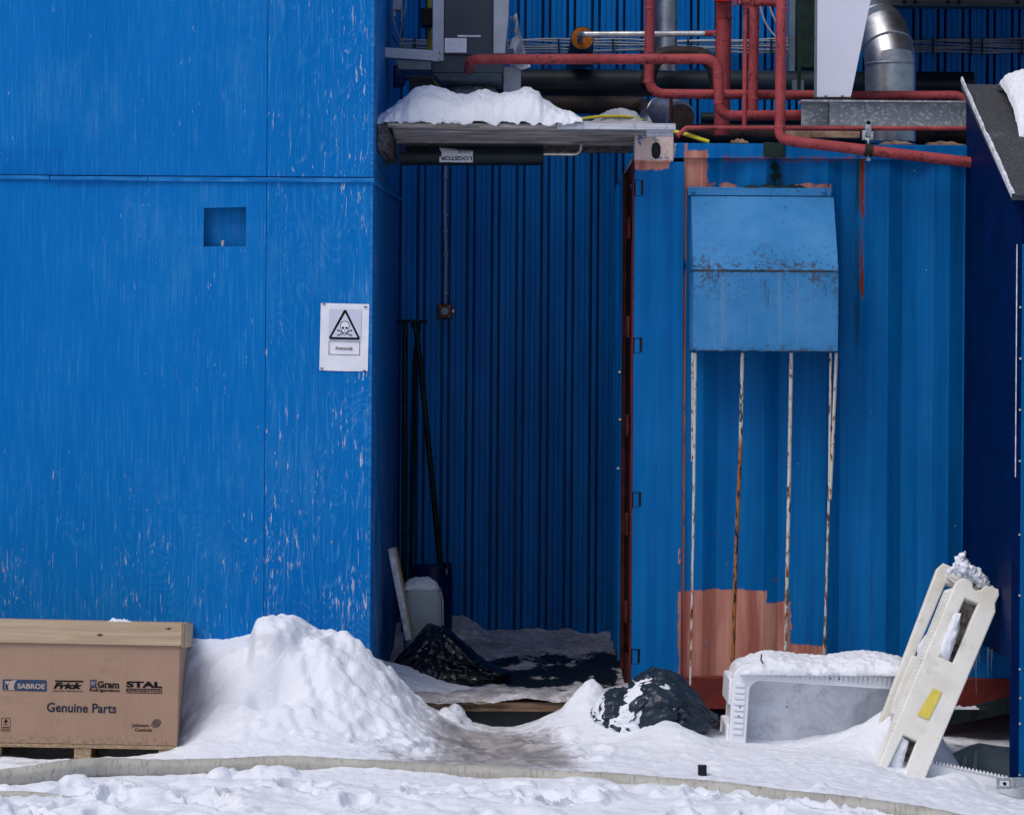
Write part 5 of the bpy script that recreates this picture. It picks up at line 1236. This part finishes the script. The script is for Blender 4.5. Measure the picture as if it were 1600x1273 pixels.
plate('tub_floor', rrect(6 * s_, zb_ + 6 * s_, W_ - 6 * s_, zt_ - 6 * s_, 24 * s_), [], .05, M['tub'], tb_, .004, mT(.485))
nt_ = MB()
for k in range(9): z = 96 * s_ - k * 9.2 * s_; nt_.box(2.5 * s_, 19 * s_, -.009, -.0035, z - 3.2 * s_, z + 3.2 * s_)
for k in range(33): x = 30 * s_ + k * 7.6 * s_; nt_.box(x - 2.4 * s_, x + 2.4 * s_, -.009, -.0035, 111 * s_, 124.5 * s_)
o = nt_.build('rim_ribs', M['tub'], tb_, .002, local=True); o['kind'] = 'stuff'
for z0, z1 in ((-14, 32), (62, 104)):
    MB().box(-6 * s_, 6 * s_, .03, .40, z0 * s_, z1 * s_).build('side_handle', M['tub'], tb_, .008, local=True)
dt = MB()
for x, z in ((12, 62), (11, 48), (52, 117), (66, 117), (150, 116), (164, 116)): dt.lathe((x * s_, -.0095, z * s_), [(.0035, .002), (.0035, -.0005)], 8, 'Y')
dt.build('drain_hole', M['ink'], tb_, local=True)['kind'] = 'stuff'
heap('snow_patch', 'long cushion of snow lying on the tipped white tub', [(1152, 1046), (1158, 1040), (1170, 1032), (1186, 1022), (1200, 1018), (1214, 1019), (1240, 1022), (1270, 1025), (1300, 1025), (1330, 1020), (1365, 1018), (1400, 1024), (1440, 1040), (1470, 1060)], -.84, -.30, P(1290, 1047, -.8).z - .012, 33, .006, .3)
tw = MB(); tw.tube([P(1190, 1022, -.8), P(1189, 1030, -.85), P(1192, 1036, -.86)], .003, 6); tag(tw.build('twig', M['ink'], None), 'thin dark twig poking from the snow on the tipped tub', 'twig')

# ================================================================== leaning cream pallet
lp = thing('plastic_pallet', 'tall cream plastic pallet leaning on edge, yellow sticker on its near side', 'pallet', P(1405, 1212, -1.22))
def leaning(name, corners, Y0, Y1, holes, th, mat=M['cream'], bev=.006, notch=None):
    """plate drawn in px, leaning back from Y0 (foot) to Y1 (head)"""
    def to(px, py):
        t = (1215 - py) / 330.0; return P(px, py, Y0 + (Y1 - Y0) * t)
    base = to(1405, 1215); ex = Vector((1, 0, 0)); up = (to(1405, 900) - to(1405, 1215)).normalized(); nn = ex.cross(up).normalized()
    def flat(px, py): v = to(px, py) - base; return (v.dot(ex), v.dot(up))
    m_ = Matrix((( ex.x, up.x, nn.x, 0), (ex.y, up.y, nn.y, 0), (ex.z, up.z, nn.z, 0), (0, 0, 0, 1)))
    off_ = base - world_loc(lp); m_ = Matrix.Translation(off_ - nn * (th / 2)) @ m_
    return plate(name, [flat(*c) for c in corners], [[flat(*c) for c in h] for h in holes], th, mat, lp, bev, m_)
front = [(1370, 1206), (1400, 1222), (1440, 1224), (1548, 958), (1547, 945), (1553, 932), (1552, 925), (1534, 919), (1527, 926), (1518, 927), (1512, 922), (1511, 914), (1506, 909), (1497, 907), (1489, 912), (1484, 924)]
up_h = [(1500, 934), (1525, 944), (1486, 1040), (1461, 1028)]; lo_h = [(1409, 1145), (1434, 1157), (1409, 1226), (1378, 1212)]
leaning('near_side', front, -1.22, -1.02, [up_h, lo_h], .07)
leaning('pocket_back', [(1502, 930), (1529, 942), (1486, 1046), (1457, 1030)], -1.145, -.945, [], .004, M['grime'], 0)
leaning('pocket_back', [(1407, 1142), (1438, 1155), (1410, 1232), (1372, 1215)], -1.145, -.945, [], .004, M['grime'], 0)
leaning('sticker', [(1455, 1076), (1469, 1082), (1449, 1125), (1431, 1117)], -1.2305, -1.0305, [], .001, M['yellow2'], 0)
rear = [(1362, 1160), (1385, 1165), (1440, 1050), (1462, 1010), (1500, 905), (1508, 893), (1494, 890), (1489, 897), (1481, 898), (1479, 888), (1468, 883), (1460, 890)]
leaning('far_side', rear, -.98, -.80, [[(1471, 910), (1488, 917), (1444, 1015), (1430, 1032), (1423, 1026)]], .05)
for (a, b) in (((1386, 1135), (1402, 1148)), ((1428, 1028), (1446, 1040))): pass
leaning('middle_block', [(1422, 1026), (1444, 1032), (1405, 1118), (1393, 1112), (1396, 1092)], -1.12, -.93, [], .10)
# deck that joins the two sides along their lower-left edge
a0, a1 = P(1372, 1204, -1.21), P(1485, 922, -1.04); 
MB().prism([a0 + Vector((-.018, 0, -.004)), a1 + Vector((-.018, 0, -.004)), a1 + Vector((.012, 0, .006)), a0 + Vector((.012, 0, .006))], (-.002, .05, 0)).build('edge_strip', M['cream'], lp)
rb_ = MB()
for k in range(46):
    p0 = a0.lerp(a1, (k + .3) / 46); p1 = a0.lerp(a1, (k + .75) / 46); rb_.prism([p0 + Vector((-.0185, -.003, -.004)), p1 + Vector((-.0185, -.003, -.004)), p1 + Vector((.004, -.003, .002)), p0 + Vector((.004, -.003, .002))], (0, .04, 0))
rb_.build('edge_ribs', M['cream'], lp)['kind'] = 'stuff'
a0, a1 = P(1488, 905, -1.0), P(1548, 925, -1.0); MB().prism([a0, a1, a1 + Vector((0, .22, .01)), a0 + Vector((-.0, .22, .01))], (0, 0, -.012)).build('top_web', M['cream'], lp, .003)
heap('snow_patch', 'snow lying in the upper opening of the leaning pallet', [(1462, 1032), (1468, 1008), (1478, 985), (1490, 958), (1500, 955), (1503, 975), (1494, 1005), (1486, 1036)], -1.13, -1.02, P(1480, 1040, -1.1).z, 41, .004) if False else None
# snow filling the upper pocket (a slab following the pocket floor)
def slab_snow(name, label, outline, Y, th, seed):
    pts = [P(x, y, Y) for x, y in outline]; c = sum(pts, Vector()) / len(pts)
    bm = bmesh.new(); n = len(pts); rings = 7; vv_ = []
    for r_ in range(rings + 1):
        f = 1 - r_ / rings; row = []
        for p in pts:
            q = c + (p - c) * f; q = q + Vector((0, -th * math.sin(math.pi / 2 * (1 - f ** 2.2)), 0)); nz = float(fbm(q.x * 30, q.z * 30, seed, 3)); q.y -= .006 * nz * (f < .99); row.append(bm.verts.new(q))
        vv_.append(row)
    for r_ in range(rings):
        for k in range(n):
            try: bm.faces.new((vv_[r_][k], vv_[r_][(k + 1) % n], vv_[r_ + 1][(k + 1) % n], vv_[r_ + 1][k]))
            except ValueError: pass
    bmesh.ops.remove_doubles(bm, verts=bm.verts, dist=1e-5); bmesh.ops.recalc_face_normals(bm, faces=bm.faces)
    me = bpy.data.meshes.new(name); bm.to_mesh(me); bm.free(); me.shade_smooth(); me.materials.append(M['snow'])
    for k_ in ('dirt', 'wet'): me.attributes.new(k_, 'FLOAT', 'POINT')
    o = bpy.data.objects.new(name, me); COL.objects.link(o); return tag(o, label, 'snow')
def dens(o, n=5):
    out = []
    for i in range(len(o)):
        a, b = o[i], o[(i + 1) % len(o)]; out += [(a[0] + (b[0] - a[0]) * k / n + random.uniform(-.8, .8), a[1] + (b[1] - a[1]) * k / n + random.uniform(-.8, .8)) for k in range(n)]
    return out
slab_snow('snow_fill', 'snow packed in the upper opening of the leaning pallet', dens([(1462, 1027), (1470, 1006), (1484, 970), (1492, 957), (1502, 957), (1499, 985), (1488, 1015), (1482, 1036)]), -1.09, .03, 2)
slab_snow('snow_fill', 'icy snow caught in the lower opening of the leaning pallet', dens([(1380, 1208), (1396, 1170), (1409, 1148), (1420, 1158), (1412, 1190), (1402, 1218)]), -1.165, .02, 5)
slab_snow('snow_lump', 'lump of snow wedged between the two sides of the leaning pallet', dens([(1432, 1030), (1434, 1008), (1446, 992), (1462, 980), (1478, 985), (1478, 1040), (1460, 1062), (1446, 1056)]), -.92, .09, 8)
# spiky snow crest on its head
rs_ = random.Random(3); crest = bmesh.new()
for (px, py, r) in [(1503, 868, 5), (1507, 862, 3.5), (1500, 876, 6), (1508, 876, 6), (1497, 886, 8), (1508, 886, 9), (1518, 890, 8), (1513, 896, 9), (1525, 897, 9), (1532, 904, 9), (1522, 906, 9), (1540, 912, 8), (1546, 918, 6), (1532, 914, 7), (1488, 890, 5), (1484, 893, 4), (1512, 905, 8), (1500, 895, 7), (1552, 922, 3)]:
    q = P(px, py, -1.02 + rs_.uniform(-.01, .05)); m4 = Matrix.Translation(q) @ Matrix.Diagonal((1, 1.3, .95, 1)); bmesh.ops.create_icosphere(crest, subdivisions=3, radius=S(r * .95, -1), matrix=m4)
me = bpy.data.meshes.new('snow_crest'); crest.to_mesh(me); crest.free(); me.materials.append(M['snow'])
oc = bpy.data.objects.new('snow_crest', me); COL.objects.link(oc)
rmz = oc.modifiers.new('r', 'REMESH'); rmz.mode = 'VOXEL'; rmz.voxel_size = .005; rmz.use_smooth_shade = True
dg = bpy.context.evaluated_depsgraph_get(); me2 = bpy.data.meshes.new_from_object(oc.evaluated_get(dg)); oc.modifiers.clear(); oc.data = me2
v = np.empty(len(me2.vertices) * 3); me2.vertices.foreach_get('co', v); v = v.reshape(-1, 3); nn_ = np.array([q.normal[:] for q in me2.vertices])
v += nn_ * (.012 * fbm(v[:, 0] * 45, v[:, 1] * 45, v[:, 2] * 45, 3) + .005 * fbm(v[:, 0] * 120, v[:, 1] * 120, v[:, 2] * 120, 2))[:, None]; me2.vertices.foreach_set('co', v.ravel())
for k_ in ('dirt', 'wet'): me2.attributes.new(k_, 'FLOAT', 'POINT')
tag(oc, 'spiky crest of snow on the head of the leaning pallet', 'snow')

# ================================================================== shed on the right
xs_ = P(1583, 700, -1.34).x
sh = thing('lean_to_shed', 'navy blue lean-to shed with felt roof at the right edge', 'shed', (xs_ + .6, -.7, 0))
zrb, zrf = P(1513, 126, 0).z, P(1583, 305, -1.34).z; zsb = .43
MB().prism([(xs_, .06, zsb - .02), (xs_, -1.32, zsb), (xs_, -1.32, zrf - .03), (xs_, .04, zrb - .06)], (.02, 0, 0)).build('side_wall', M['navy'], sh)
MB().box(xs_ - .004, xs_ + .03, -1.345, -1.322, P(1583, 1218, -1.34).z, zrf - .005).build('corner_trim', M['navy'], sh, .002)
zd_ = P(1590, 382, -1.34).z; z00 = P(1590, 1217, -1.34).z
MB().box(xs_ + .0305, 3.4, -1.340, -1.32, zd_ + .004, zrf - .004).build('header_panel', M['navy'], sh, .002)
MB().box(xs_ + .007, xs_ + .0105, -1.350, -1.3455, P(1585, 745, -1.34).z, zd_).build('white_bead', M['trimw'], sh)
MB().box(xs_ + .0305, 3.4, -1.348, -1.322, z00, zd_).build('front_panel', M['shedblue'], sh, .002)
sw2 = MB()
for py in (560, 640, 835, 930, 1045, 1090, 1130, 1210, 720, 480):
    q = P(1593.5 + random.uniform(-1, 1), py, -1.35); sw2.lathe((q.x, -1.349, q.z), [(.005, .002), (.005, -.002), (.002, -.003)], 8, 'Y')
sw2.build('screw', M['steel'], sh)['kind'] = 'stuff'
L = Vector((0, -1.40, zrf - .03)); Hh = Vector((0, .06, zrb - .012)); u_ = (Hh - L).normalized(); nrm_ = Vector((0, -u_.z, u_.y))
MB().prism([Vector((xs_ - .02, L.y, L.z)) + Vector((0, 0, .025)), Vector((3.4, L.y, L.z + .025)), Vector((3.4, Hh.y, Hh.z)), Vector((xs_ - .02, Hh.y, Hh.z))], nrm_ * -.02).build('roof', M['felt'], sh)
jt = L.lerp(Hh, .30); MB().prism([Vector((xs_ - .012, jt.y, jt.z)) + nrm_ * .026, Vector((3.4, jt.y, jt.z)) + nrm_ * .026, Vector((3.4, L.y, L.z)) + nrm_ * .026, Vector((xs_ - .012, L.y, L.z)) + nrm_ * .026], nrm_ * .004).build('felt_strip', M['felt'], sh)
# ragged white verge strip
vs, fs = [], []; nS = 60
for i in range(nS + 1):
    t = i / nS; c = Vector((xs_ - .022, 0, 0)) + L.lerp(Hh, t) + Vector((0, 0, .02)); w = .007 + .003 * float(fbm(t * 9, 0, 3, 4)) + .004 * (t < .5)
    vs += [c - u_ * 0 + nrm_ * .014, c + nrm_ * .014 + Vector((w * 1.1, 0, 0)), c - nrm_ * .006 + Vector((-.001, 0, 0))]
for i in range(nS): a = 3 * i; fs += [(a, a + 3, a + 4, a + 1), (a, a + 2, a + 5, a + 3)]
MB().add(vs, fs).build('verge_strip', M['trimw'], sh)
m_ = MB(); pbox(m_, 1578, 1215, 1640, 1231, -1.37, .02); pbox(m_, 1558, 1216, 1562, 1232, -1.37, .02); pbox(m_, 1562, 1216, 1580, 1219, -1.37, .02); pbox(m_, 1562, 1229, 1580, 1232, -1.37, .02)
m_.build('latch_bracket', M['galv'], sh, .001)
for px, py in ((1570, 1224), (1583, 1221), (1590, 1226)): MB().lathe(P(px, py, -1.375), [(.007, .01), (.007, -.004)], 10, 'Y').build('bolt', M['steel'] if px > 1575 else M['ink'], sh)
# snow on its roof
zz_ = L.lerp(Hh, .78)
heap('snow_heap', 'rounded snow heap lying on the felt roof of the shed', [(1574, 150), (1577, 136), (1586, 128), (1600, 123), (1640, 118), (1700, 120), (1760, 160)], -.66, -.02, L.lerp(Hh, .727).z, 51, .01, .5, (Hh.z - L.z) / (Hh.y - L.y))
# icicles under its wall
for L_, Yi, lab in ((50, -.35, 'thin medium icicle furthest back under the navy shed side wall'), (85, -.42, 'longest icicle hanging under the navy shed side wall'), (32, -.5, 'shortest icicle right after the longest under the navy shed wall'), (46, -.75, 'thicker icicle, second from the shed front corner'), (34, -.85, 'short icicle nearest the shed front corner')):
    px, py = 1540, 1000
    a = P(px, py, Yi); n = 8; a.x = xs_ - .004
    px_ = PROJ(a)
    a = Vector((xs_ - .006, Yi, .43)); pts = [a + Vector((.001 * math.sin(k), 0, -S(L_, Yi) * k / n)) for k in range(n + 1)]
    MB_ = MB().tube(pts, [.0045 * (1 - .85 * k / n) for k in range(n + 1)], 8); o = MB_.build('icicle', M['ice'], None)
    tag(o, lab, 'icicle', 'icicles under the shed wall')
# steel rail and tub below the shed
rl_ = MB(); a, b = P(1475, 1124, -.15), P(1600, 1098, -.75); rl_.prism([a + Vector((0, 0, .028)), b + Vector((0, 0, .036)), b - Vector((0, 0, .034)), a - Vector((0, 0, .03))], (0, .05, 0)); tag(rl_.build('steel_rail', M['dkgreen'], None, .003), 'dark green steel rail rising to the right below the container floor', 'rail')
ru = lumpstrip('snow_ridge', 'thin ridge of snow on the dark green rail below the container', 'snow', 1478, 1572, 1106, -.4, .012, .02, M['snow'], 8)
t2 = thing('grey_tub', 'open white tub with toothed rim lying in the dark under the shed', 'tub', P(1530, 1225, -1.0))
a, b = P(1443, 1196, -1.12), P(1640, 1238, -1.22)
MB().prism([a + Vector((0, 0, .018)), b + Vector((0, 0, .018)), b - Vector((0, 0, .14)), a - Vector((0, 0, .10))], (0, .04, 0)).build('front_wall', M['tub'], t2, .004)
th_ = MB()
for k in range(22):
    p_ = a.lerp(b, (k + 2.5) / 34); th_.prism([p_ + Vector((-.007, -.004, .019)), p_ + Vector((.007, -.004, .019)), p_ + Vector((.001, -.004, .032))], (0, .03, 0))
th_.build('rim_teeth', M['tub'], t2)['kind'] = 'stuff'
ol = [(1447, 1192), (1490, 1178), (1515, 1166), (1530, 1162), (1560, 1167), (1650, 1176)]
m_ = MB(); n = len(ol); up_ = [P(x, y, -.78) for x, y in ol]; m_.add(up_ + [Vector((p.x, -.80, -.2)) for p in up_], [(i, i + 1, n + i + 1, n + i) for i in range(n - 1)]); m_.build('inner_wall', M['bluegrey'], t2)
MB().tube(up_, .006, 8).build('rim_edge', M['bluegrey'], t2)
for px in (1484, 1505, 1522): 
    w = 7; m_ = MB(); yy = np.interp(px, [o[0] for o in ol], [o[1] for o in ol]) + 5; m_.prism([P(px, yy, -.80), P(px + w, yy + 1, -.80), P(px + w - 5, 1222, -.84), P(px - 7, 1222, -.84)], (0, -.012, 0)); m_.build('wall_rib', M['bluegrey'], t2, .002)
MB().prism([P(1540, 1226, -1.26), P(1660, 1236, -1.26), P(1660, 1290, -1.26), P(1575, 1290, -1.26)], (0, .02, 0)).build('outer_wall', M['tubin'], t2)

# ================================================================== cardboard box on its pallet
bd = 12.6; BS = bd / FPX; TB = R(1.1)
base = P(277, 1165, -1.4)
bx = thing('cardboard_box', 'large brown cardboard box with printed logos and a pale lid standing on a pallet', 'box', base)
BR = (R(-4.6), R(1.1), R(3.4)); bx.rotation_euler = BR
BD = .80; BW = 1.18; BH = (1165 - 1008) * BS
def bl(px, py):      # px of the photo -> (x, z) on the box front
    u, v = (px - 277) * BS, -(py - 1165) * BS; t = R(1.5); return (u * math.cos(t) - v * math.sin(t), u * math.sin(t) + v * math.cos(t))
MB().box(-BW, 0, 0, BD, 0, BH).build('box_body', M['card'], bx, .003, local=True)
for x in ((80 - 277) * BS, (195 - 277) * BS): MB().box(x - .0008, x + .0008, -.0006, .0, .004, BH - .01).build('fold_line', M['card'], bx, local=True)
lh0 = BH - .004; lh1 = BH + .090
MB().box(-BW - .03, .006, -.012, -.0015, lh0, lh1).build('lid_front', M['pine'], bx, .0015, local=True)
MB().box(.0075, .014, -.016, -.0015, lh0 - .006, lh1).build('lid_corner', M['chip'], bx, .001, local=True)
MB().prism([(.0075, -.001, lh0 - .006), (.0075, BD + .01, lh0 - .012), (.0075, BD + .01, lh1 - .006), (.0075, -.001, lh1)], (.012, 0, 0)).build('lid_side', M['pine'], bx, .001, local=True)
MB().box(-BW - .03, .006, -.0014, BD + .01, lh1 - .012, lh1 - .001).build('lid_top', M['card'], bx, .001, local=True)
mB = lambda o: Matrix.Translation((0, -o, 0)) @ Matrix.Rotation(R(90), 4, 'X')
def bt(s, x0, x1, y0, y1, mat=M['ink'], nm='lettering', **k):
    a, b = bl(x0, y1), bl(x1, y1); a2 = bl(x0, y0); text(nm, s, (a[0], b[0], (a[1] + b[1]) / 2, (a[1] + b[1]) / 2 + (a2[1] - a[1])), mB(k.pop('o', .0015)), mat, bx, **k)
def bpoly(nm, pts, mat, o=.0012, holes=()): return plate(nm, [bl(*p) for p in pts], [[bl(*p) for p in h] for h in holes], .0003, mat, bx, 0, mB(o))
def br(x0, y0, x1, y1, sl=.0): return [(x0, y0), (x1, y0 + (x1 - x0) * .021), (x1, y1 + (x1 - x0) * .021), (x0, y1)]
M['cardprint'] = MAT('pale_card_print', (.42, .33, .29), .8)
bpoly('logo_plate', [(7, 1059.6), (72.5, 1061), (74, 1062.5), (74, 1077.5), (72.5, 1079), (7, 1076.8), (5.5, 1075.5), (5.5, 1061)], M['plateblue'])
bpoly('logo_swoosh', [(9, 1062), (16, 1062.5), (28, 1060), (24, 1066), (22.5, 1073), (25, 1076.5), (9, 1076)], M['cardprint'], .0016)
bpoly('logo_cut', [(9.5, 1064), (13, 1068.5), (17, 1064.5), (13.5, 1071), (15, 1075.5), (10, 1075.5)], M['inkblue'], .0019)
bt('SABROE', 28.5, 71, 1066.6, 1074.6, M['cardprint'], o=.0019, bold=.03)
bpoly('logo_bar', br(86.5, 1061.6, 130.5, 1064), M['ink']); bt('Frick', 84, 129.5, 1065.5, 1075.2, shear=.3, bold=.055); bt('INDUSTRIAL REFRIGERATION', 83.5, 130, 1077.2, 1079.8, bold=.01)
bpoly('logo_square', br(141, 1061, 151, 1072), M['plateblue']); bt('RF', 142.5, 149.5, 1063.5, 1070, M['cardprint'], o=.0016); bt('Gram', 152.5, 186, 1063.6, 1073, bold=.035)
bpoly('logo_line', br(141, 1072.6, 187, 1073.6), M['ink']); bt('Refrigeration', 140.5, 187, 1075, 1081.3, bold=.025)
bt('STAL', 197, 253, 1064.2, 1074.0, bold=.05); bpoly('logo_line', br(197, 1074.9, 253, 1075.9), M['ink']); bt('REFRIGERATION', 197, 253, 1077.0, 1081.0, bold=.02); bpoly('logo_line', br(197, 1081.3, 253, 1082.2), M['ink'])
bt('Genuine Parts', 74, 182, 1097.2, 1112, M['inkblue'], bold=.02)
bt('Johnson', 206, 232.5, 1129.5, 1136.3, M['ink'], bold=.02); bt('Controls', 211, 237.5, 1136.8, 1142, M['ink'], bold=.02)
for k in range(6):
    x = 238 + k * 2.4; hh = 7 * math.sqrt(max(.05, 1 - ((x - 244) / 7.4) ** 2)); bpoly('globe_stripe', [(x - .6 + 1.5, 1129.5 - hh), (x + .6 + 1.5, 1129.5 - hh), (x + 1.4 - .8, 1130), (x + .2 - 1.0, 1129.5 + hh), (x - 1 - 1.0, 1129.5 + hh), (x + .2 - .8, 1130)], M['inkblue'])
bpoly('stamp_frame', [(4, 1119), (18, 1119.4), (18, 1140), (4, 1139.6)], M['ink'], .0012, [[(4.6, 1119.6), (17.4, 1120), (17.4, 1139.4), (4.6, 1139)]])
bpoly('tree_mark', [(11, 1120.5), (14.5, 1126), (11.8, 1126), (11.8, 1128), (10.2, 1128), (10.2, 1126), (7.5, 1126)], M['ink']); bt('FSC', 7, 15, 1128.6, 1131.5); bpoly('stamp_bar', br(5.5, 1133.5, 16.5, 1135), M['ink']); bpoly('stamp_bar', br(5.5, 1137, 16.5, 1137.8), M['ink'])
# pallet under it
pw = thing('wooden_pallet', 'wooden pallet with chipboard blocks under the cardboard box', 'pallet', base); pw.rotation_euler = BR
MB().box(-BW, .0, .002, BD, -.016, -.0005).build('deck_board', M['chip'], pw, .001, local=True)
for x0, x1 in ((-.075, -.008), ((117 - 277) * BS, (143 - 277) * BS), (-BW, (3 - 277) * BS)):
    for y0 in (.006, .34, .68): MB().box(x0, x1, y0, y0 + .10, -.10, -.0165).build('block', M['chip'], pw, .002, local=True)
hs_ = MB(); a = P(170, 969, -1.2); sn = heap('snow_patch', 'thin sliver of snow on the lid of the cardboard box', [(160, 973), (175, 969.5), (195, 969.5), (212, 974)], -1.30, -1.10, P(186, 975, -1.2).z, 61, .001)

# ================================================================== hoses
def on(px, py, r, lift=.0):
    d = FPX * (CH - .03 - r) / (py - CY); Y = d - DC
    for _ in range(6):
        x = P(px, py, Y).x; z = float(ground(x, Y)) + r * .55 + lift; d = FPX * (CH - z) / (py - CY - (px - CX) * math.sin(TH)); Y = d - DC
    return P(px, py, Y)
hr = .039
hp_ = [(-700, 1290), (-400, 1262), (-120, 1232), (-40, 1224), (40, 1214), (110, 1205), (180, 1201), (260, 1203), (330, 1202), (400, 1200), (480, 1199), (560, 1202), (640, 1207), (720, 1212), (800, 1216), (880, 1220), (960, 1225), (1040, 1232), (1120, 1239), (1200, 1247), (1280, 1257), (1360, 1267), (1440, 1279), (1540, 1300)]
pts = []
for i, (x, y) in enumerate(hp_):
    Yh = np.interp(x, [-700, -120, 0, 200, 600, 900, 1100, 1300, 1540], [-2.9, -2.12, -2.02, -1.80, -1.76, -1.93, -2.12, -2.42, -2.9]); q_ = P(x, y, float(Yh)); q_.z += .006; pts.append(q_)
def catmull(p, n=10):
    out = []
    for i in range(len(p) - 1):
        a, b, c, d = p[max(i - 1, 0)], p[i], p[i + 1], p[min(i + 2, len(p) - 1)]
        for k in range(n):
            t = k / n; out.append(.5 * ((2 * b) + (c - a) * t + (2 * a - 5 * b + 4 * c - d) * t * t + (3 * b - a - 3 * c + d) * t ** 3))
    out.append(p[-1]); return out
hl = catmull(pts, 14)
jf = lambda i, k: 1 + .035 * math.sin(i * .21 + k * .3) + .02 * math.sin(i * 1.3 + k) - (.10 if k in (0,) else 0)
MBh = MB().tube(hl, [hr * (1 + .06 * math.sin(i * .11)) for i in range(len(hl))], 22, jit=jf)
tag(MBh.build('fire_hose', M['hose'], None, angle=80), 'thick pale hose lying across the snow in the foreground', 'hose')
h2 = catmull([P(-120, 1243, -2.15), P(0, 1242, -2.2), P(40, 1242, -2.25), P(90, 1247, -2.3), P(130, 1256, -2.32), P(170, 1266, -2.3)], 8)
tag(MB().tube(h2, .016, 14).build('thin_hose', M['hose'], None, angle=80), 'thinner pale hose half buried in snow at the lower left', 'hose')
pk = MB(); q = P(1097, 1224, -1.75); pk.box(q.x - .017, q.x + .017, -1.77, -1.74, q.z - .08, q.z + .075); tag(pk.build('black_post', M['black'], None, .002), 'short black post sticking out of the snow behind the hose', 'post')
